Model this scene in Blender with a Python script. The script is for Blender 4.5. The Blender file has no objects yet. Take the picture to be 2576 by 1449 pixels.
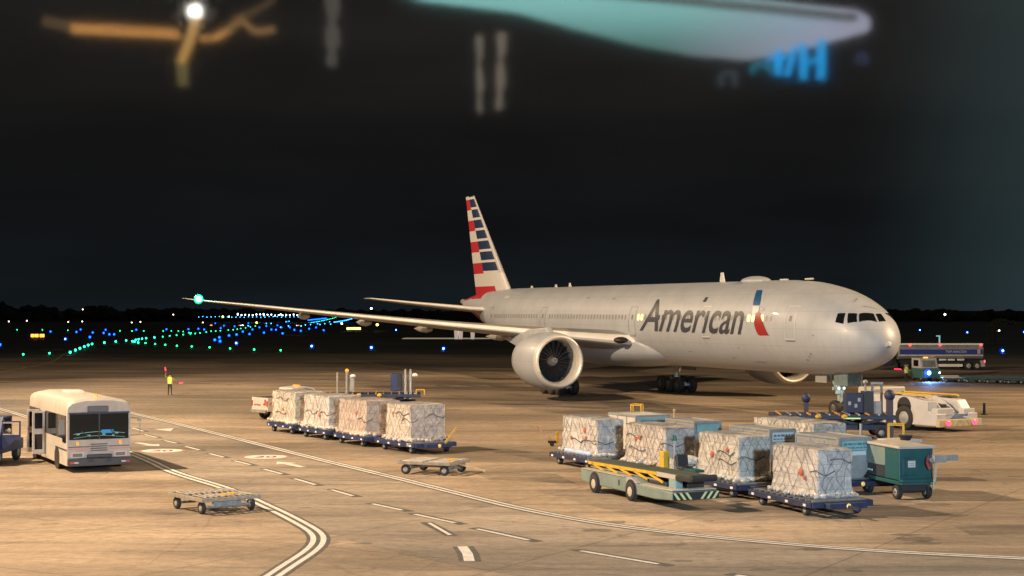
import bpy, bmesh, math, random
from mathutils import Vector, Matrix, noise
random.seed(7)
R = math.radians
S = bpy.context.scene
COL = S.collection
H = 7.0; F = 4003.0; HY = 779.0          # camera height (m), focal length and horizon row in a 2576 px wide frame

# ---------------------------------------------------------------- camera
cd = bpy.data.cameras.new("camera"); cam = bpy.data.objects.new("camera", cd); COL.objects.link(cam)
cd.sensor_width = 36; cd.lens = F/2576*36; cd.clip_end = 9000; cd.clip_start = 0.05
cam.location = (0, 0, H)
cam.rotation_euler = (R(90) + math.atan((HY-724.5)/F), 0, 0)
S.camera = cam
S.view_settings.view_transform = 'Standard'; S.view_settings.look = 'None'
S.view_settings.gamma = 1; S.view_settings.exposure = 0
# ---------------------------------------------------------------- night sky
W = bpy.data.worlds.new("World"); S.world = W; W.use_nodes = True
nt = W.node_tree; nt.nodes.clear()
def nd(nt, t, **kw):
    n = nt.nodes.new(t)
    for k, v in kw.items(): setattr(n, k, v)
    return n
out = nd(nt, 'ShaderNodeOutputWorld'); bg = nd(nt, 'ShaderNodeBackground')
tc = nd(nt, 'ShaderNodeTexCoord'); sp = nd(nt, 'ShaderNodeSeparateXYZ'); ra = nd(nt, 'ShaderNodeValToRGB')
nt.links.new(tc.outputs['Generated'], sp.inputs[0]); nt.links.new(sp.outputs['Z'], ra.inputs[0])
e = ra.color_ramp.elements
e[0].position = 0.0; e[0].color = (0.0065, 0.0095, 0.0125, 1)
e[1].position = 0.5; e[1].color = (0.012, 0.010, 0.009, 1)
for p, c in ((0.012, (0.0060, 0.0082, 0.0100, 1)), (0.05, (0.0052, 0.0060, 0.0068, 1)), (0.11, (0.0074, 0.0072, 0.0072, 1)), (0.17, (0.0128, 0.0115, 0.0104, 1))):  # brown of the upper stops stands in for the room's reflection
    x = e.new(p); x.color = c
ns = nd(nt, 'ShaderNodeTexNoise'); ns.inputs['Scale'].default_value = 5; ns.inputs['Detail'].default_value = 5
mp = nd(nt, 'ShaderNodeMapping'); mp.inputs['Scale'].default_value = (1, 1, 5)
nt.links.new(tc.outputs['Generated'], mp.inputs[0]); nt.links.new(mp.outputs[0], ns.inputs[0])
mr = nd(nt, 'ShaderNodeMapRange'); mr.inputs['From Min'].default_value = .38; mr.inputs['From Max'].default_value = .68
mr.inputs['To Min'].default_value = .88; mr.inputs['To Max'].default_value = 1.2
nt.links.new(ns.outputs[0], mr.inputs[0])
mx = nd(nt, 'ShaderNodeVectorMath', operation='SCALE')
nt.links.new(ra.outputs[0], mx.inputs[0]); nt.links.new(mr.outputs[0], mx.inputs['Scale'])
gx = nd(nt, 'ShaderNodeMapRange', interpolation_type='SMOOTHSTEP'); gx.inputs['From Min'].default_value = .20; gx.inputs['From Max'].default_value = .335; nt.links.new(sp.outputs['X'], gx.inputs[0])   # teal window reflection at the right, painted into the sky
gm = nd(nt, 'ShaderNodeMixRGB'); gm.inputs[1].default_value = (0,0,0,1); gm.inputs[2].default_value = (.013,.024,.0255,1); nt.links.new(gx.outputs[0], gm.inputs[0])
ga = nd(nt, 'ShaderNodeVectorMath', operation='ADD'); nt.links.new(mx.outputs[0], ga.inputs[0]); nt.links.new(gm.outputs[0], ga.inputs[1])
nt.links.new(ga.outputs[0], bg.inputs[0]); bg.inputs[1].default_value = 1.05
nt.links.new(bg.outputs[0], out.inputs[0])
# ---------------------------------------------------------------- apron floodlights (on masts and on the terminal roof) and an added fill
def flood(name, loc, aim, watts, col, cone, radius=1.0, blend=.6):
    l = bpy.data.lights.new(name, 'SPOT'); l.energy = watts; l.color = col; l.spot_size = R(cone); l.spot_blend = blend
    l.shadow_soft_size = radius
    o = bpy.data.objects.new(name, l); COL.objects.link(o); o.location = loc
    o.rotation_euler = (Vector(aim)-Vector(loc)).to_track_quat('-Z', 'Y').to_euler()
    return o
flood('floodlight_mast_lamp', (-52, 64, 43), (0, 80, 0), 445000, (1, .73, .46), 168, .5, .3)
flood('floodlight_roof_lamp', (-26, 2, 20), (-26, 52, 0), 78000, (1, .57, .26), 56, .6, .8)
flood('floodlight_far_mast_lamp', (88, 100, 46), (22, 92, 2), 400000, (1, .69, .38), 95, 1.2)
flood('apron_fill_lamp', (-62, 165, 42), (12, 132, 0), 130000, (1, .72, .46), 88, 1.0, .7)  # added lamp that brightens the far apron
flood('floodlight_terminal_lamp', (14, -6, 12), (14, 95, 6), 150000, (.58, .80, 1.0), 70, 1.5)

# ================================================================ helpers
MATS = {}
def mat(name, col=(.5,.5,.5), rough=.5, metal=0, emit=None, es=0, var=0, scale=3, bump=0, bscale=20, coat=0, dirt=None):
    """a Principled material with procedural colour variation, dirt and bump"""
    if name in MATS: return MATS[name]
    m = bpy.data.materials.new(name); m.use_nodes = True; MATS[name] = m
    t = m.node_tree; b = t.nodes['Principled BSDF']
    b.inputs['Base Color'].default_value = (*col, 1); b.inputs['Roughness'].default_value = rough
    b.inputs['Metallic'].default_value = metal; b.inputs['Coat Weight'].default_value = coat
    if emit is not None:
        b.inputs['Emission Color'].default_value = (*emit, 1); b.inputs['Emission Strength'].default_value = es
        try: m.cycles.emission_sampling = 'NONE'
        except Exception: pass
    c = nd(t, 'ShaderNodeTexCoord')
    if var:
        n = nd(t, 'ShaderNodeTexNoise'); n.inputs['Scale'].default_value = scale; n.inputs['Detail'].default_value = 6; n.inputs['Roughness'].default_value = .65
        t.links.new(c.outputs['Object'], n.inputs[0])
        r_ = nd(t, 'ShaderNodeMapRange'); r_.inputs['From Min'].default_value = .3; r_.inputs['From Max'].default_value = .72
        r_.inputs['To Min'].default_value = 1-var; r_.inputs['To Max'].default_value = 1+var*.5
        t.links.new(n.outputs[0], r_.inputs[0])
        s_ = nd(t, 'ShaderNodeVectorMath', operation='SCALE'); s_.inputs[0].default_value = col
        t.links.new(r_.outputs[0], s_.inputs['Scale']); t.links.new(s_.outputs[0], b.inputs['Base Color'])
        r2 = nd(t, 'ShaderNodeMapRange'); r2.inputs['To Min'].default_value = max(0, rough-.12); r2.inputs['To Max'].default_value = min(1, rough+.2)
        t.links.new(n.outputs[0], r2.inputs[0]); t.links.new(r2.outputs[0], b.inputs['Roughness'])
    if bump:
        n = nd(t, 'ShaderNodeTexNoise'); n.inputs['Scale'].default_value = bscale; n.inputs['Detail'].default_value = 4
        t.links.new(c.outputs['Object'], n.inputs[0])
        k = nd(t, 'ShaderNodeBump'); k.inputs['Strength'].default_value = bump; k.inputs['Distance'].default_value = .05
        t.links.new(n.outputs[0], k.inputs['Height']); t.links.new(k.outputs[0], b.inputs['Normal'])
    return m

class MB:
    """collects shapes; build() links them as one mesh object"""
    def __init__(s): s.v = []; s.f = []; s.mi = []
    def add(s, vs, fs, m=0, M=None):
        o = len(s.v)
        s.v += [tuple(M @ Vector(p)) if M is not None else tuple(p) for p in vs]
        s.f += [tuple(i+o for i in q) for q in fs]
        s.mi += [m]*len(fs) if isinstance(m, int) else list(m)
        return s
    def box(s, c, d, m=0, rz=0, ry=0, rx=0, taper=1):
        x, y, z = d[0]/2, d[1]/2, d[2]/2; t = taper
        vs = [(-x,-y,-z),(x,-y,-z),(x,y,-z),(-x,y,-z),(-x*t,-y*t,z),(x*t,-y*t,z),(x*t,y*t,z),(-x*t,y*t,z)]
        M = Matrix.Translation(c) @ Matrix.Rotation(rz,4,'Z') @ Matrix.Rotation(ry,4,'Y') @ Matrix.Rotation(rx,4,'X')
        return s.add(vs, [(0,3,2,1),(4,5,6,7),(0,1,5,4),(1,2,6,5),(2,3,7,6),(3,0,4,7)], m, M)
    def bar(s, a, b, w, h=None, m=0):
        a, b = Vector(a), Vector(b); h = h or w; d = b-a
        M = Matrix.Translation((a+b)/2) @ d.to_track_quat('X', 'Z').to_matrix().to_4x4()
        x, y, z = d.length/2, w/2, h/2
        return s.add([(-x,-y,-z),(x,-y,-z),(x,y,-z),(-x,y,-z),(-x,-y,z),(x,-y,z),(x,y,z),(-x,y,z)], [(0,3,2,1),(4,5,6,7),(0,1,5,4),(1,2,6,5),(2,3,7,6),(3,0,4,7)], m, M)
    def cyl(s, a, b, r0, r1=None, n=12, m=0, cap=True):
        a, b = Vector(a), Vector(b); r1 = r0 if r1 is None else r1; d = b-a
        q = d.to_track_quat('Z', 'Y').to_matrix().to_4x4(); M = Matrix.Translation(a) @ q; L = d.length
        vs = [(r0*math.cos(2*math.pi*i/n), r0*math.sin(2*math.pi*i/n), 0) for i in range(n)] + [(r1*math.cos(2*math.pi*i/n), r1*math.sin(2*math.pi*i/n), L) for i in range(n)]
        fs = [(i, (i+1)%n, n+(i+1)%n, n+i) for i in range(n)]
        if cap: fs += [tuple(range(n-1,-1,-1)), tuple(range(n, 2*n))]
        return s.add(vs, fs, m, M)
    def tube(s, pts, r, n=8, m=0):
        for a, b in zip(pts, pts[1:]): s.cyl(a, b, r, r, n, m)
        return s
    def lathe(s, prof, M=None, n=32, m=0, axis='X', closed=False):
        """profile of (x, r) revolved about local X"""
        vs = []; fs = []; ms = []
        for (x, r) in prof:
            for i in range(n):
                a = 2*math.pi*i/n; vs.append((x, r*math.cos(a), r*math.sin(a)))
        k = len(prof)
        for j in range(k-1):
            for i in range(n):
                fs.append((j*n+i, j*n+(i+1)%n, (j+1)*n+(i+1)%n, (j+1)*n+i)); ms.append(m if isinstance(m, int) else m[j])
        return s.add(vs, fs, ms, M)
    def ball(s, c, r, m=0, n=10, k=6, sc=(1,1,1)):
        vs = []; fs = []
        for j in range(k+1):
            t = math.pi*j/k
            for i in range(n):
                a = 2*math.pi*i/n; vs.append((c[0]+sc[0]*r*math.sin(t)*math.cos(a), c[1]+sc[1]*r*math.sin(t)*math.sin(a), c[2]+sc[2]*r*math.cos(t)))
        for j in range(k):
            for i in range(n): fs.append((j*n+i, (j+1)*n+i, (j+1)*n+(i+1)%n, j*n+(i+1)%n))
        return s.add(vs, fs, m)
    def prism(s, poly, a, b, plane='XZ', m=0):
        """polygon in a plane, extruded between a and b along the third axis"""
        n = len(poly)
        def P(u, w, t): return {'XZ': (u, t, w), 'YZ': (t, u, w), 'XY': (u, w, t)}[plane]
        vs = [P(u, w, a) for u, w in poly] + [P(u, w, b) for u, w in poly]
        fs = [tuple(range(n)), tuple(range(2*n-1, n-1, -1))] + [(i, n+i, n+(i+1)%n, (i+1)%n) for i in range(n)]
        return s.add(vs, fs, m)
    def loft(s, rings, m=0, caps=True, closed=True):
        n = len(rings[0]); vs = [p for r in rings for p in r]; fs = []; ms = []
        for j in range(len(rings)-1):
            for i in range(n if closed else n-1):
                fs.append((j*n+i, j*n+(i+1)%n, (j+1)*n+(i+1)%n, (j+1)*n+i)); ms.append(m if isinstance(m, int) else m(j, i))
        if caps and closed:
            fs += [tuple(range(n-1,-1,-1)), tuple((len(rings)-1)*n+i for i in range(n))]; ms += [ms[0], ms[-1]]
        return s.add(vs, fs, ms)
    def build(s, name, mats, parent=None, smooth=False, bevel=0, label=None, fixn=True):
        me = bpy.data.meshes.new(name); me.from_pydata(s.v, [], s.f)
        if not isinstance(mats, (list, tuple)): mats = [mats]
        for q in mats: me.materials.append(q)
        for p, i in zip(me.polygons, s.mi): p.material_index = i
        if fixn:
            bm = bmesh.new(); bm.from_mesh(me)
            if bevel:
                bmesh.ops.remove_doubles(bm, verts=bm.verts, dist=1e-5)
            bmesh.ops.recalc_face_normals(bm, faces=bm.faces); bm.to_mesh(me); bm.free()
        if smooth:
            for p in me.polygons: p.use_smooth = True
            if smooth == 'auto':
                try: me.set_sharp_from_angle(angle=R(38))
                except Exception: pass
        o = bpy.data.objects.new(name, me); COL.objects.link(o)
        if parent is not None: o.parent = parent
        if bevel:
            b = o.modifiers.new('bevel', 'BEVEL'); b.width = bevel; b.segments = 2; b.limit_method = 'ANGLE'; b.angle_limit = R(40)
        if label: o['label'] = label
        return o
def thing(name, label, cat, loc=(0,0,0), rz=0, group=None):
    o = bpy.data.objects.new(name, None); COL.objects.link(o); o.location = loc; o.rotation_euler = (0, 0, rz)
    o.empty_display_size = .3
    o['label'] = label; o['category'] = cat
    if group: o['group'] = group
    return o
def tag(o, label, cat, group=None):
    o['label'] = label; o['category'] = cat
    if group: o['group'] = group
    return o
def struct(o): o['kind'] = 'structure'; return o
def dup(root, loc=None, rz=None, label=None):
    r = root.copy(); COL.objects.link(r)
    if loc is not None: r.location = loc
    if rz is not None: r.rotation_euler = (0, 0, rz)
    if label: r['label'] = label
    def kids(a, b):
        for ch in [x for x in COL.objects if x.parent == a]:
            c = ch.copy(); COL.objects.link(c); c.parent = b; kids(ch, c)
    kids(root, r)
    return r
def G(px, py, z=0):
    """ground (or height z) point seen at a row and column of the 2576 px frame"""
    d = (H-z)*F/(py-HY); return Vector(((px-1288)/F*d, d, z))
def at(px, py, d):
    return Vector(((px-1288)/F*d, d, H+(HY-py)/F*d))
def text_mesh(body, size=1, shear=0, xs=1, bold=0):
    c = bpy.data.curves.new('t', 'FONT'); c.body = body; c.size = size; c.shear = shear; c.resolution_u = 4; c.offset = bold
    o = bpy.data.objects.new('t', c); COL.objects.link(o)
    dg = bpy.context.evaluated_depsgraph_get(); me = bpy.data.meshes.new_from_object(o.evaluated_get(dg))
    vs = [(v.co.x*xs, v.co.y, 0) for v in me.vertices]; fs = [tuple(p.vertices) for p in me.polygons]
    bpy.data.objects.remove(o); bpy.data.curves.remove(c); bpy.data.meshes.remove(me)
    x0 = min(v[0] for v in vs); x1 = max(v[0] for v in vs); y0 = min(v[1] for v in vs); y1 = max(v[1] for v in vs)
    return vs, fs, (x0, x1, y0, y1)
def text_on(mb, body, origin, ux, uy, width, height, m=0, shear=0, bold=0):
    """lettering fitted in a rectangle: origin = lower left corner, ux and uy = unit directions"""
    vs, fs, (x0, x1, y0, y1) = text_mesh(body, 1, shear, 1, bold)
    o, ux, uy = Vector(origin), Vector(ux), Vector(uy)
    mb.add([tuple(o+ux*((v[0]-x0)/(x1-x0)*width)+uy*((v[1]-y0)/(y1-y0)*height)) for v in vs], fs, m)

# ================================================================ materials
white_paint = mat('white_paint', (.50,.48,.46), .38, var=.14, scale=1.3, coat=.2)
cream_paint = mat('cream_paint', (.44,.40,.345), .42, var=.16, scale=1.5, coat=.1)
dark_rubber = mat('dark_rubber', (.018,.018,.018), .75, var=.3, scale=9)
black_paint = mat('black_paint', (.02,.02,.022), .5, var=.3, scale=6)
dark_glass = mat('dark_glass', (.006,.008,.009), .06, var=.0)
blue_paint = mat('blue_paint', (.016,.032,.11), .45, var=.35, scale=4)
navy_paint = mat('navy_paint', (.018,.024,.065), .5, var=.4, scale=4)
steel = mat('worn_steel', (.36,.34,.31), .42, .7, var=.35, scale=5)
grey_metal = mat('grey_metal', (.30,.30,.29), .5, .3, var=.3, scale=4)
yellow_paint = mat('yellow_paint', (.60,.36,.03), .45, var=.25, scale=5)
teal_paint = mat('teal_paint', (.17,.225,.205), .4, var=.18, scale=2)
dark_teal = mat('dark_teal_paint', (.010,.075,.08), .4, var=.25, scale=3)
belt_mat = mat('belt_rubber', (.035,.05,.035), .7, var=.3, scale=6)
red_paint = mat('red_paint', (.42,.03,.03), .45, var=.2)
light_grey = mat('light_grey', (.35,.35,.35), .5, var=.15)
silver_alu = mat('brushed_aluminium', (.36,.37,.37), .38, .4, var=.25, scale=2.5, bump=.12, bscale=3)
orange_lens = mat('orange_lens', (.8,.3,.02), .3, emit=(1,.4,.05), es=.5)
red_glow = mat('red_lamp', (.8,.02,.05), .3, emit=(1,.05,.12), es=3.2)
amber_glow = mat('amber_lamp', (.9,.4,.05), .3, emit=(1,.38,.05), es=4)
lamp_white = mat('white_lamp', (1,1,1), .3, emit=(.85,.92,1), es=6)

# ================================================================ ground and its markings
def ground_material():
    m = bpy.data.materials.new('concrete_apron'); m.use_nodes = True; t = m.node_tree; b = t.nodes['Principled BSDF']
    c = nd(t, 'ShaderNodeTexCoord'); L = t.links.new
    def noise_(scale, det=5, rough=.6, vec=None, dist=0):
        n = nd(t, 'ShaderNodeTexNoise'); n.inputs['Scale'].default_value = scale; n.inputs['Detail'].default_value = det
        n.inputs['Roughness'].default_value = rough; n.inputs['Distortion'].default_value = dist
        L(vec or c.outputs['Object'], n.inputs[0]); return n.outputs[0]
    def rng(x, a, b_, c_, d):
        n = nd(t, 'ShaderNodeMapRange'); n.inputs['From Min'].default_value = a; n.inputs['From Max'].default_value = b_
        n.inputs['To Min'].default_value = c_; n.inputs['To Max'].default_value = d; L(x, n.inputs[0]); return n.outputs[0]
    def mul(a, b_):
        n = nd(t, 'ShaderNodeMath', operation='MULTIPLY'); L(a, n.inputs[0]); L(b_, n.inputs[1]); return n.outputs[0]
    mp = nd(t, 'ShaderNodeMapping'); mp.inputs['Rotation'].default_value = (0, 0, R(31)); L(c.outputs['Object'], mp.inputs[0])
    st = nd(t, 'ShaderNodeMapping'); st.inputs['Rotation'].default_value = (0, 0, R(12)); st.inputs['Scale'].default_value = (.22, 1.0, 1); L(c.outputs['Object'], st.inputs[0])
    st2 = nd(t, 'ShaderNodeMapping'); st2.inputs['Rotation'].default_value = (0, 0, R(-58)); st2.inputs['Scale'].default_value = (.12, 1.6, 1); L(c.outputs['Object'], st2.inputs[0])
    big = rng(noise_(.028, 3), .37, .63, .50, 1.16)
    streak = rng(noise_(.16, 6, .7, st.outputs[0], .6), .40, .60, .62, 1.08)
    tyre = rng(noise_(.35, 6, .75, st2.outputs[0], .3), .50, .66, 1.0, .60)
    fine = rng(noise_(2.2, 8, .75), .32, .70, .70, 1.22)
    speck = rng(noise_(14, 3), .3, .7, .9, 1.1)
    stain = rng(noise_(.55, 7, .8, None, 1.2), .57, .72, 1.0, .50)
    br = nd(t, 'ShaderNodeTexBrick'); br.inputs['Scale'].default_value = 1; br.inputs['Brick Width'].default_value = 7.5; br.inputs['Row Height'].default_value = 7.5
    br.offset = 0; br.inputs['Mortar Size'].default_value = .05; br.inputs['Mortar Smooth'].default_value = .4
    br.inputs['Color1'].default_value = (.96,.96,.96,1); br.inputs['Color2'].default_value = (1.05,1.05,1.05,1); br.inputs['Mortar'].default_value = (.66,.66,.66,1)
    br.inputs['Bias'].default_value = 0; L(mp.outputs[0], br.inputs[0])
    vo = nd(t, 'ShaderNodeTexVoronoi', feature='DISTANCE_TO_EDGE'); vo.inputs['Scale'].default_value = .16
    wv = nd(t, 'ShaderNodeTexNoise'); wv.inputs['Scale'].default_value = .25; L(c.outputs['Object'], wv.inputs[0])
    va = nd(t, 'ShaderNodeMixRGB'); va.inputs[0].default_value = .35; L(c.outputs['Object'], va.inputs[1]); L(wv.outputs['Color'], va.inputs[2]); L(va.outputs[0], vo.inputs[0])
    crack = rng(vo.outputs[0], 0, .004, .78, 1)
    k = mul(mul(mul(big, streak), mul(tyre, fine)), mul(mul(speck, stain), mul(br.outputs['Color'], crack)))
    # far away the taxiways turn to grass
    sx = nd(t, 'ShaderNodeSeparateXYZ'); L(c.outputs['Object'], sx.inputs[0])
    ny = noise_(.012, 4)
    ad = nd(t, 'ShaderNodeMath', operation='MULTIPLY_ADD'); ad.inputs[1].default_value = 160; L(ny, ad.inputs[0]); L(sx.outputs['Y'], ad.inputs[2])
    gr = rng(ad.outputs[0], 290, 330, 0, 1)
    col = nd(t, 'ShaderNodeMixRGB'); col.inputs[1].default_value = (.375,.292,.212,1); col.inputs[2].default_value = (.085,.080,.052,1); L(gr, col.inputs[0])
    s_ = nd(t, 'ShaderNodeVectorMath', operation='SCALE'); L(col.outputs[0], s_.inputs[0]); L(k, s_.inputs['Scale'])
    L(s_.outputs[0], b.inputs['Base Color']); L(rng(fine, .7, 1.2, .78, .6), b.inputs['Roughness'])
    bp = nd(t, 'ShaderNodeBump'); bp.inputs['Strength'].default_value = .5; bp.inputs['Distance'].default_value = .02
    L(noise_(5, 8, .7), bp.inputs['Height']); L(bp.outputs[0], b.inputs['Normal'])
    return m
gmat = ground_material()
g = MB(); g.add([(-4000,-60,0),(4000,-60,0),(4000,7000,0),(-4000,7000,0)], [(0,1,2,3)])
struct(g.build('ground', gmat))

def worn(name, col, amt=.45):
    m = bpy.data.materials.new(name); m.use_nodes = True; t = m.node_tree; b = t.nodes['Principled BSDF']
    c = nd(t, 'ShaderNodeTexCoord'); n = nd(t, 'ShaderNodeTexNoise'); n.inputs['Scale'].default_value = 3.5; n.inputs['Detail'].default_value = 8; n.inputs['Roughness'].default_value = .8
    t.links.new(c.outputs['Object'], n.inputs[0]); r = nd(t, 'ShaderNodeValToRGB')
    r.color_ramp.elements[0].position = .36; r.color_ramp.elements[0].color = (*[x*(1-amt)+.16*amt for x in col], 1)
    r.color_ramp.elements[1].position = .56; r.color_ramp.elements[1].color = (*col, 1)
    t.links.new(n.outputs[0], r.inputs[0]); t.links.new(r.outputs[0], b.inputs['Base Color']); b.inputs['Roughness'].default_value = .7
    return m
m_white = worn('road_paint_white', (.56,.54,.51)); m_black = worn('road_paint_black', (.055,.05,.048), .5); m_yel = worn('road_paint_yellow', (.55,.36,.06), .5); m_red = worn('road_paint_red', (.33,.15,.11), .4)
m_patch = worn('asphalt_lane', (.175,.155,.14), .35)

def smooth_pts(P, step=.5):
    P = [Vector(p) for p in P]; out_ = []
    Q = [P[0]*2-P[1]] + P + [P[-1]*2-P[-2]]
    for i in range(1, len(Q)-2):
        a, b, c, d = Q[i-1:i+3]; n = max(2, min(60, int((c-b).length/step)))
        for k in range(n):
            t = k/n
            out_.append(.5*((2*b)+(-a+c)*t+(2*a-5*b+4*c-d)*t*t+(-a+3*b-3*c+d)*t**3))
    out_.append(P[-1]); return out_
def ribbon(mb, pts, w, off, z, m=0):
    n = len(pts); vs = []
    for i, p in enumerate(pts):
        d = (pts[min(i+1, n-1)]-pts[max(i-1, 0)]); d.z = 0; d.normalize(); nn = Vector((-d.y, d.x, 0))
        vs += [tuple((p+nn*(off-w/2)).xy)+(z,), tuple((p+nn*(off+w/2)).xy)+(z,)]
    mb.add(vs, [(2*i, 2*i+1, 2*i+3, 2*i+2) for i in range(n-1)], m)
mk_b = MB(); mk_w = MB(); mk_y = MB(); mk_r = MB(); lane = MB()
def px_line(P): return smooth_pts([G(*p) for p in P])
upper = px_line([(200,1004),(341,1041),(442,1065),(567,1096),(690,1127),(827,1161),(985,1199),(1150,1240),(1299,1276),(1477,1310),(1656,1335),(1917,1362),(2230,1386),(2620,1406)])
lower = px_line([(-60,1009),(0,1028),(72,1050),(327,1139),(438,1187),(571,1229),(681,1277),(760,1317),(796,1341),(801,1362),(780,1386),(720,1426),(640,1480)])
for line in (upper, lower):
    ribbon(mk_b, line, .72, 0, .008)
    ribbon(mk_w, line, .17, .155, .012); ribbon(mk_w, line, .17, -.155, .012)
# the darker lane between the double lines
ln = [tuple(p.xy)+(.004,) for p in upper] + [tuple(p.xy)+(.004,) for p in reversed(px_line([(-60,1009),(0,1028),(72,1050),(327,1139),(438,1187),(571,1229),(681,1277),(760,1317),(900,1362),(1150,1420),(1500,1470),(2100,1500),(2650,1510)]))]
bm = bmesh.new(); fv = [bm.verts.new(p) for p in ln]; bm.faces.new(fv); bmesh.ops.triangulate(bm, faces=bm.faces)
me = bpy.data.meshes.new('lane'); bm.to_mesh(me); bm.free()
m_lane = bpy.data.materials['concrete_apron'].copy(); m_lane.name = 'concrete_lane'
for n in m_lane.node_tree.nodes:
    if n.type == 'MIX_RGB' and abs(n.inputs[1].default_value[0]-.375) < 1e-3: n.inputs[1].default_value = (.305,.256,.208,1)
me.materials.append(m_lane); o = bpy.data.objects.new('service_road', me); COL.objects.link(o); struct(o)
dashes = [((335,1077),(362,1085)),((365,1093),(396,1101)),((415,1108),(445,1115)),((468,1123),(503,1132)),((528,1141),(564,1150)),((591,1159),(631,1169)),((665,1180),(710,1192)),((742,1204),(794,1219)),((835,1232),(888,1247)),((937,1267),(1012,1283)),((1043,1293),(1145,1315)),((1200,1330),(1330,1358)),((1460,1385),(1655,1418)),((1850,1446),(2100,1480))]
for a, b in dashes:
    P = [G(*a), G(*b)]; d = (P[1]-P[0]).normalized()
    ribbon(mk_b, [P[0]-d*.3, P[1]+d*.45], .40, .06, .008); ribbon(mk_w, P, .17, 0, .012)
ribbon(mk_b, [G(1072,1313), G(1138,1347)], .42, 0, .008); ribbon(mk_w, [G(1080,1315), G(1132,1345)], .13, 0, .012)
P = [G(1165,1374), G(1178,1392), G(1183,1411)]; ribbon(mk_b, P, .62, 0, .008); ribbon(mk_w, P, .30, -.02, .012)
def disc(mb, c, r0, r1, z, n=40, m=0):
    vs = []
    for i in range(n):
        a = 2*math.pi*i/n; vs += [(c.x+r0*math.cos(a), c.y+r0*math.sin(a), z), (c.x+r1*math.cos(a), c.y+r1*math.sin(a), z)]
    mb.add(vs, [(2*i, 2*i+1, (2*i+3)%(2*n), (2*i+2)%(2*n)) for i in range(n)], m)
for (cx, cy) in ((409,1133.5),(669,1149)):
    c = G(cx, cy); disc(mk_r, c, 1.0, 1.14, .008); disc(mk_w, c, .001, 1.0, .008)
    text_on(mk_b, '20', (c.x-.52, c.y-.45, .012), (1,0,0), (0,1,0), 1.04, .9, bold=.02)
def arrow(tip, tail, w=.34):
    a, b = G(*tip), G(*tail); d = (b-a).normalized(); n = Vector((-d.y, d.x, 0)); L = (b-a).length
    hl = min(1.2, L*.4)
    pts = [a, a+d*hl+n*.5, a+d*hl+n*w/2, b+n*w/2, b-n*w/2, a+d*hl-n*w/2, a+d*hl-n*.5]
    mk_w.add([(p.x, p.y, .012) for p in pts], [(0,1,6),(2,3,4,5)])
arrow((697,1161),(762,1175)); arrow((402,1122),(346,1114))
P = [G(327,1077), G(455,1074)]; ribbon(mk_w, P, .12, 0, .012)
mk_w.add([tuple(G(388,1080).xy)+(.012,), tuple(G(438,1077).xy)+(.012,), tuple(G(430,1085).xy)+(.012,)], [(0,1,2)])
# yellow taxi guide lines and far white bars
for P in ([(-30,941),(50,928),(105,917),(140,906),(158,893),(178,886)], [(662,892),(738,895),(872,907),(991,924),(1083,937),(1200,953)], [(2300,1085),(2430,1098),(2640,1112)], [(2200,1046),(2400,1068),(2640,1082)], [(2240,1093),(2420,1103),(2600,1125)]):
    ribbon(mk_y, px_line(P), .28 if P[0][1] < 1000 else .07, 0, .012)
c = G(-12, 925)
disc(mk_y, c, 3.4, 3.9, .012)
for a, b, w in (((92,877),(170,876),.6),((110,881),(158,880),1.6),((208,877),(303,876),.6),((205,882),(245,882),.5),((110,900),(195,900),.35),((395,872),(425,872),.4),((715,843),(768,844),5)):
    ribbon(mk_w, [G(*a), G(*b)], w, 0, .012)
for n, b, m in (('road_marking_edge', mk_b, m_black), ('road_marking', mk_w, m_white), ('taxiway_marking', mk_y, m_yel), ('speed_limit_marking', mk_r, m_red)):
    struct(b.build(n, m))
# skid marks and repaired strips
sk = MB()
for P, w in (([(0,962),(260,958),(600,968)], 1.4), ([(560,912),(900,915),(1290,925)], 3.5), ([(900,925),(1150,935),(1290,955)], 4.5), ([(600,950),(1000,960),(1280,976)], 1.0), ([(1010,1010),(1280,1016),(1800,1040)], 2.2), ([(1240,1128),(1500,1175),(1900,1260)], 1.6), ([(1500,1010),(1900,1030),(2300,1100)], 1.2)):
    ribbon(sk, px_line(P), w, 0, .006)
m_sk = bpy.data.materials.new('tyre_marks'); m_sk.use_nodes = True
t = m_sk.node_tree; b = t.nodes['Principled BSDF']; b.inputs['Base Color'].default_value = (.09,.08,.07,1); b.inputs['Roughness'].default_value = .8
c_ = nd(t, 'ShaderNodeTexCoord'); mp_ = nd(t, 'ShaderNodeMapping'); mp_.inputs['Scale'].default_value = (.12, .9, 1); n_ = nd(t, 'ShaderNodeTexNoise'); n_.inputs['Scale'].default_value = .6; n_.inputs['Detail'].default_value = 9; n_.inputs['Roughness'].default_value = .75
r_ = nd(t, 'ShaderNodeMapRange'); r_.inputs['From Min'].default_value = .42; r_.inputs['From Max'].default_value = .66; r_.inputs['To Max'].default_value = .75
t.links.new(c_.outputs['Object'], mp_.inputs[0]); t.links.new(mp_.outputs[0], n_.inputs[0]); t.links.new(n_.outputs[0], r_.inputs[0]); t.links.new(r_.outputs[0], b.inputs['Alpha'])
o = sk.build('tyre_marks', m_sk); struct(o)
rp_ = MB()
for q_ in ([(2395,1322),(2590,1318),(2600,1342),(2440,1345)], [(1180,1184),(1400,1192),(1450,1216),(1230,1206)], [(640,1012),(700,1012),(712,1024),(650,1024)], [(1500,1010),(1640,1012),(1700,1030),(1540,1026)], [(2300,960),(2420,962),(2440,972),(2300,970)]):
    rp_.add([tuple(G(*c_).xy)+(.005,) for c_ in q_], [(0,1,2,3)])
m_rp = m_sk.copy(); m_rp.name = 'repaired_concrete'
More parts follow.
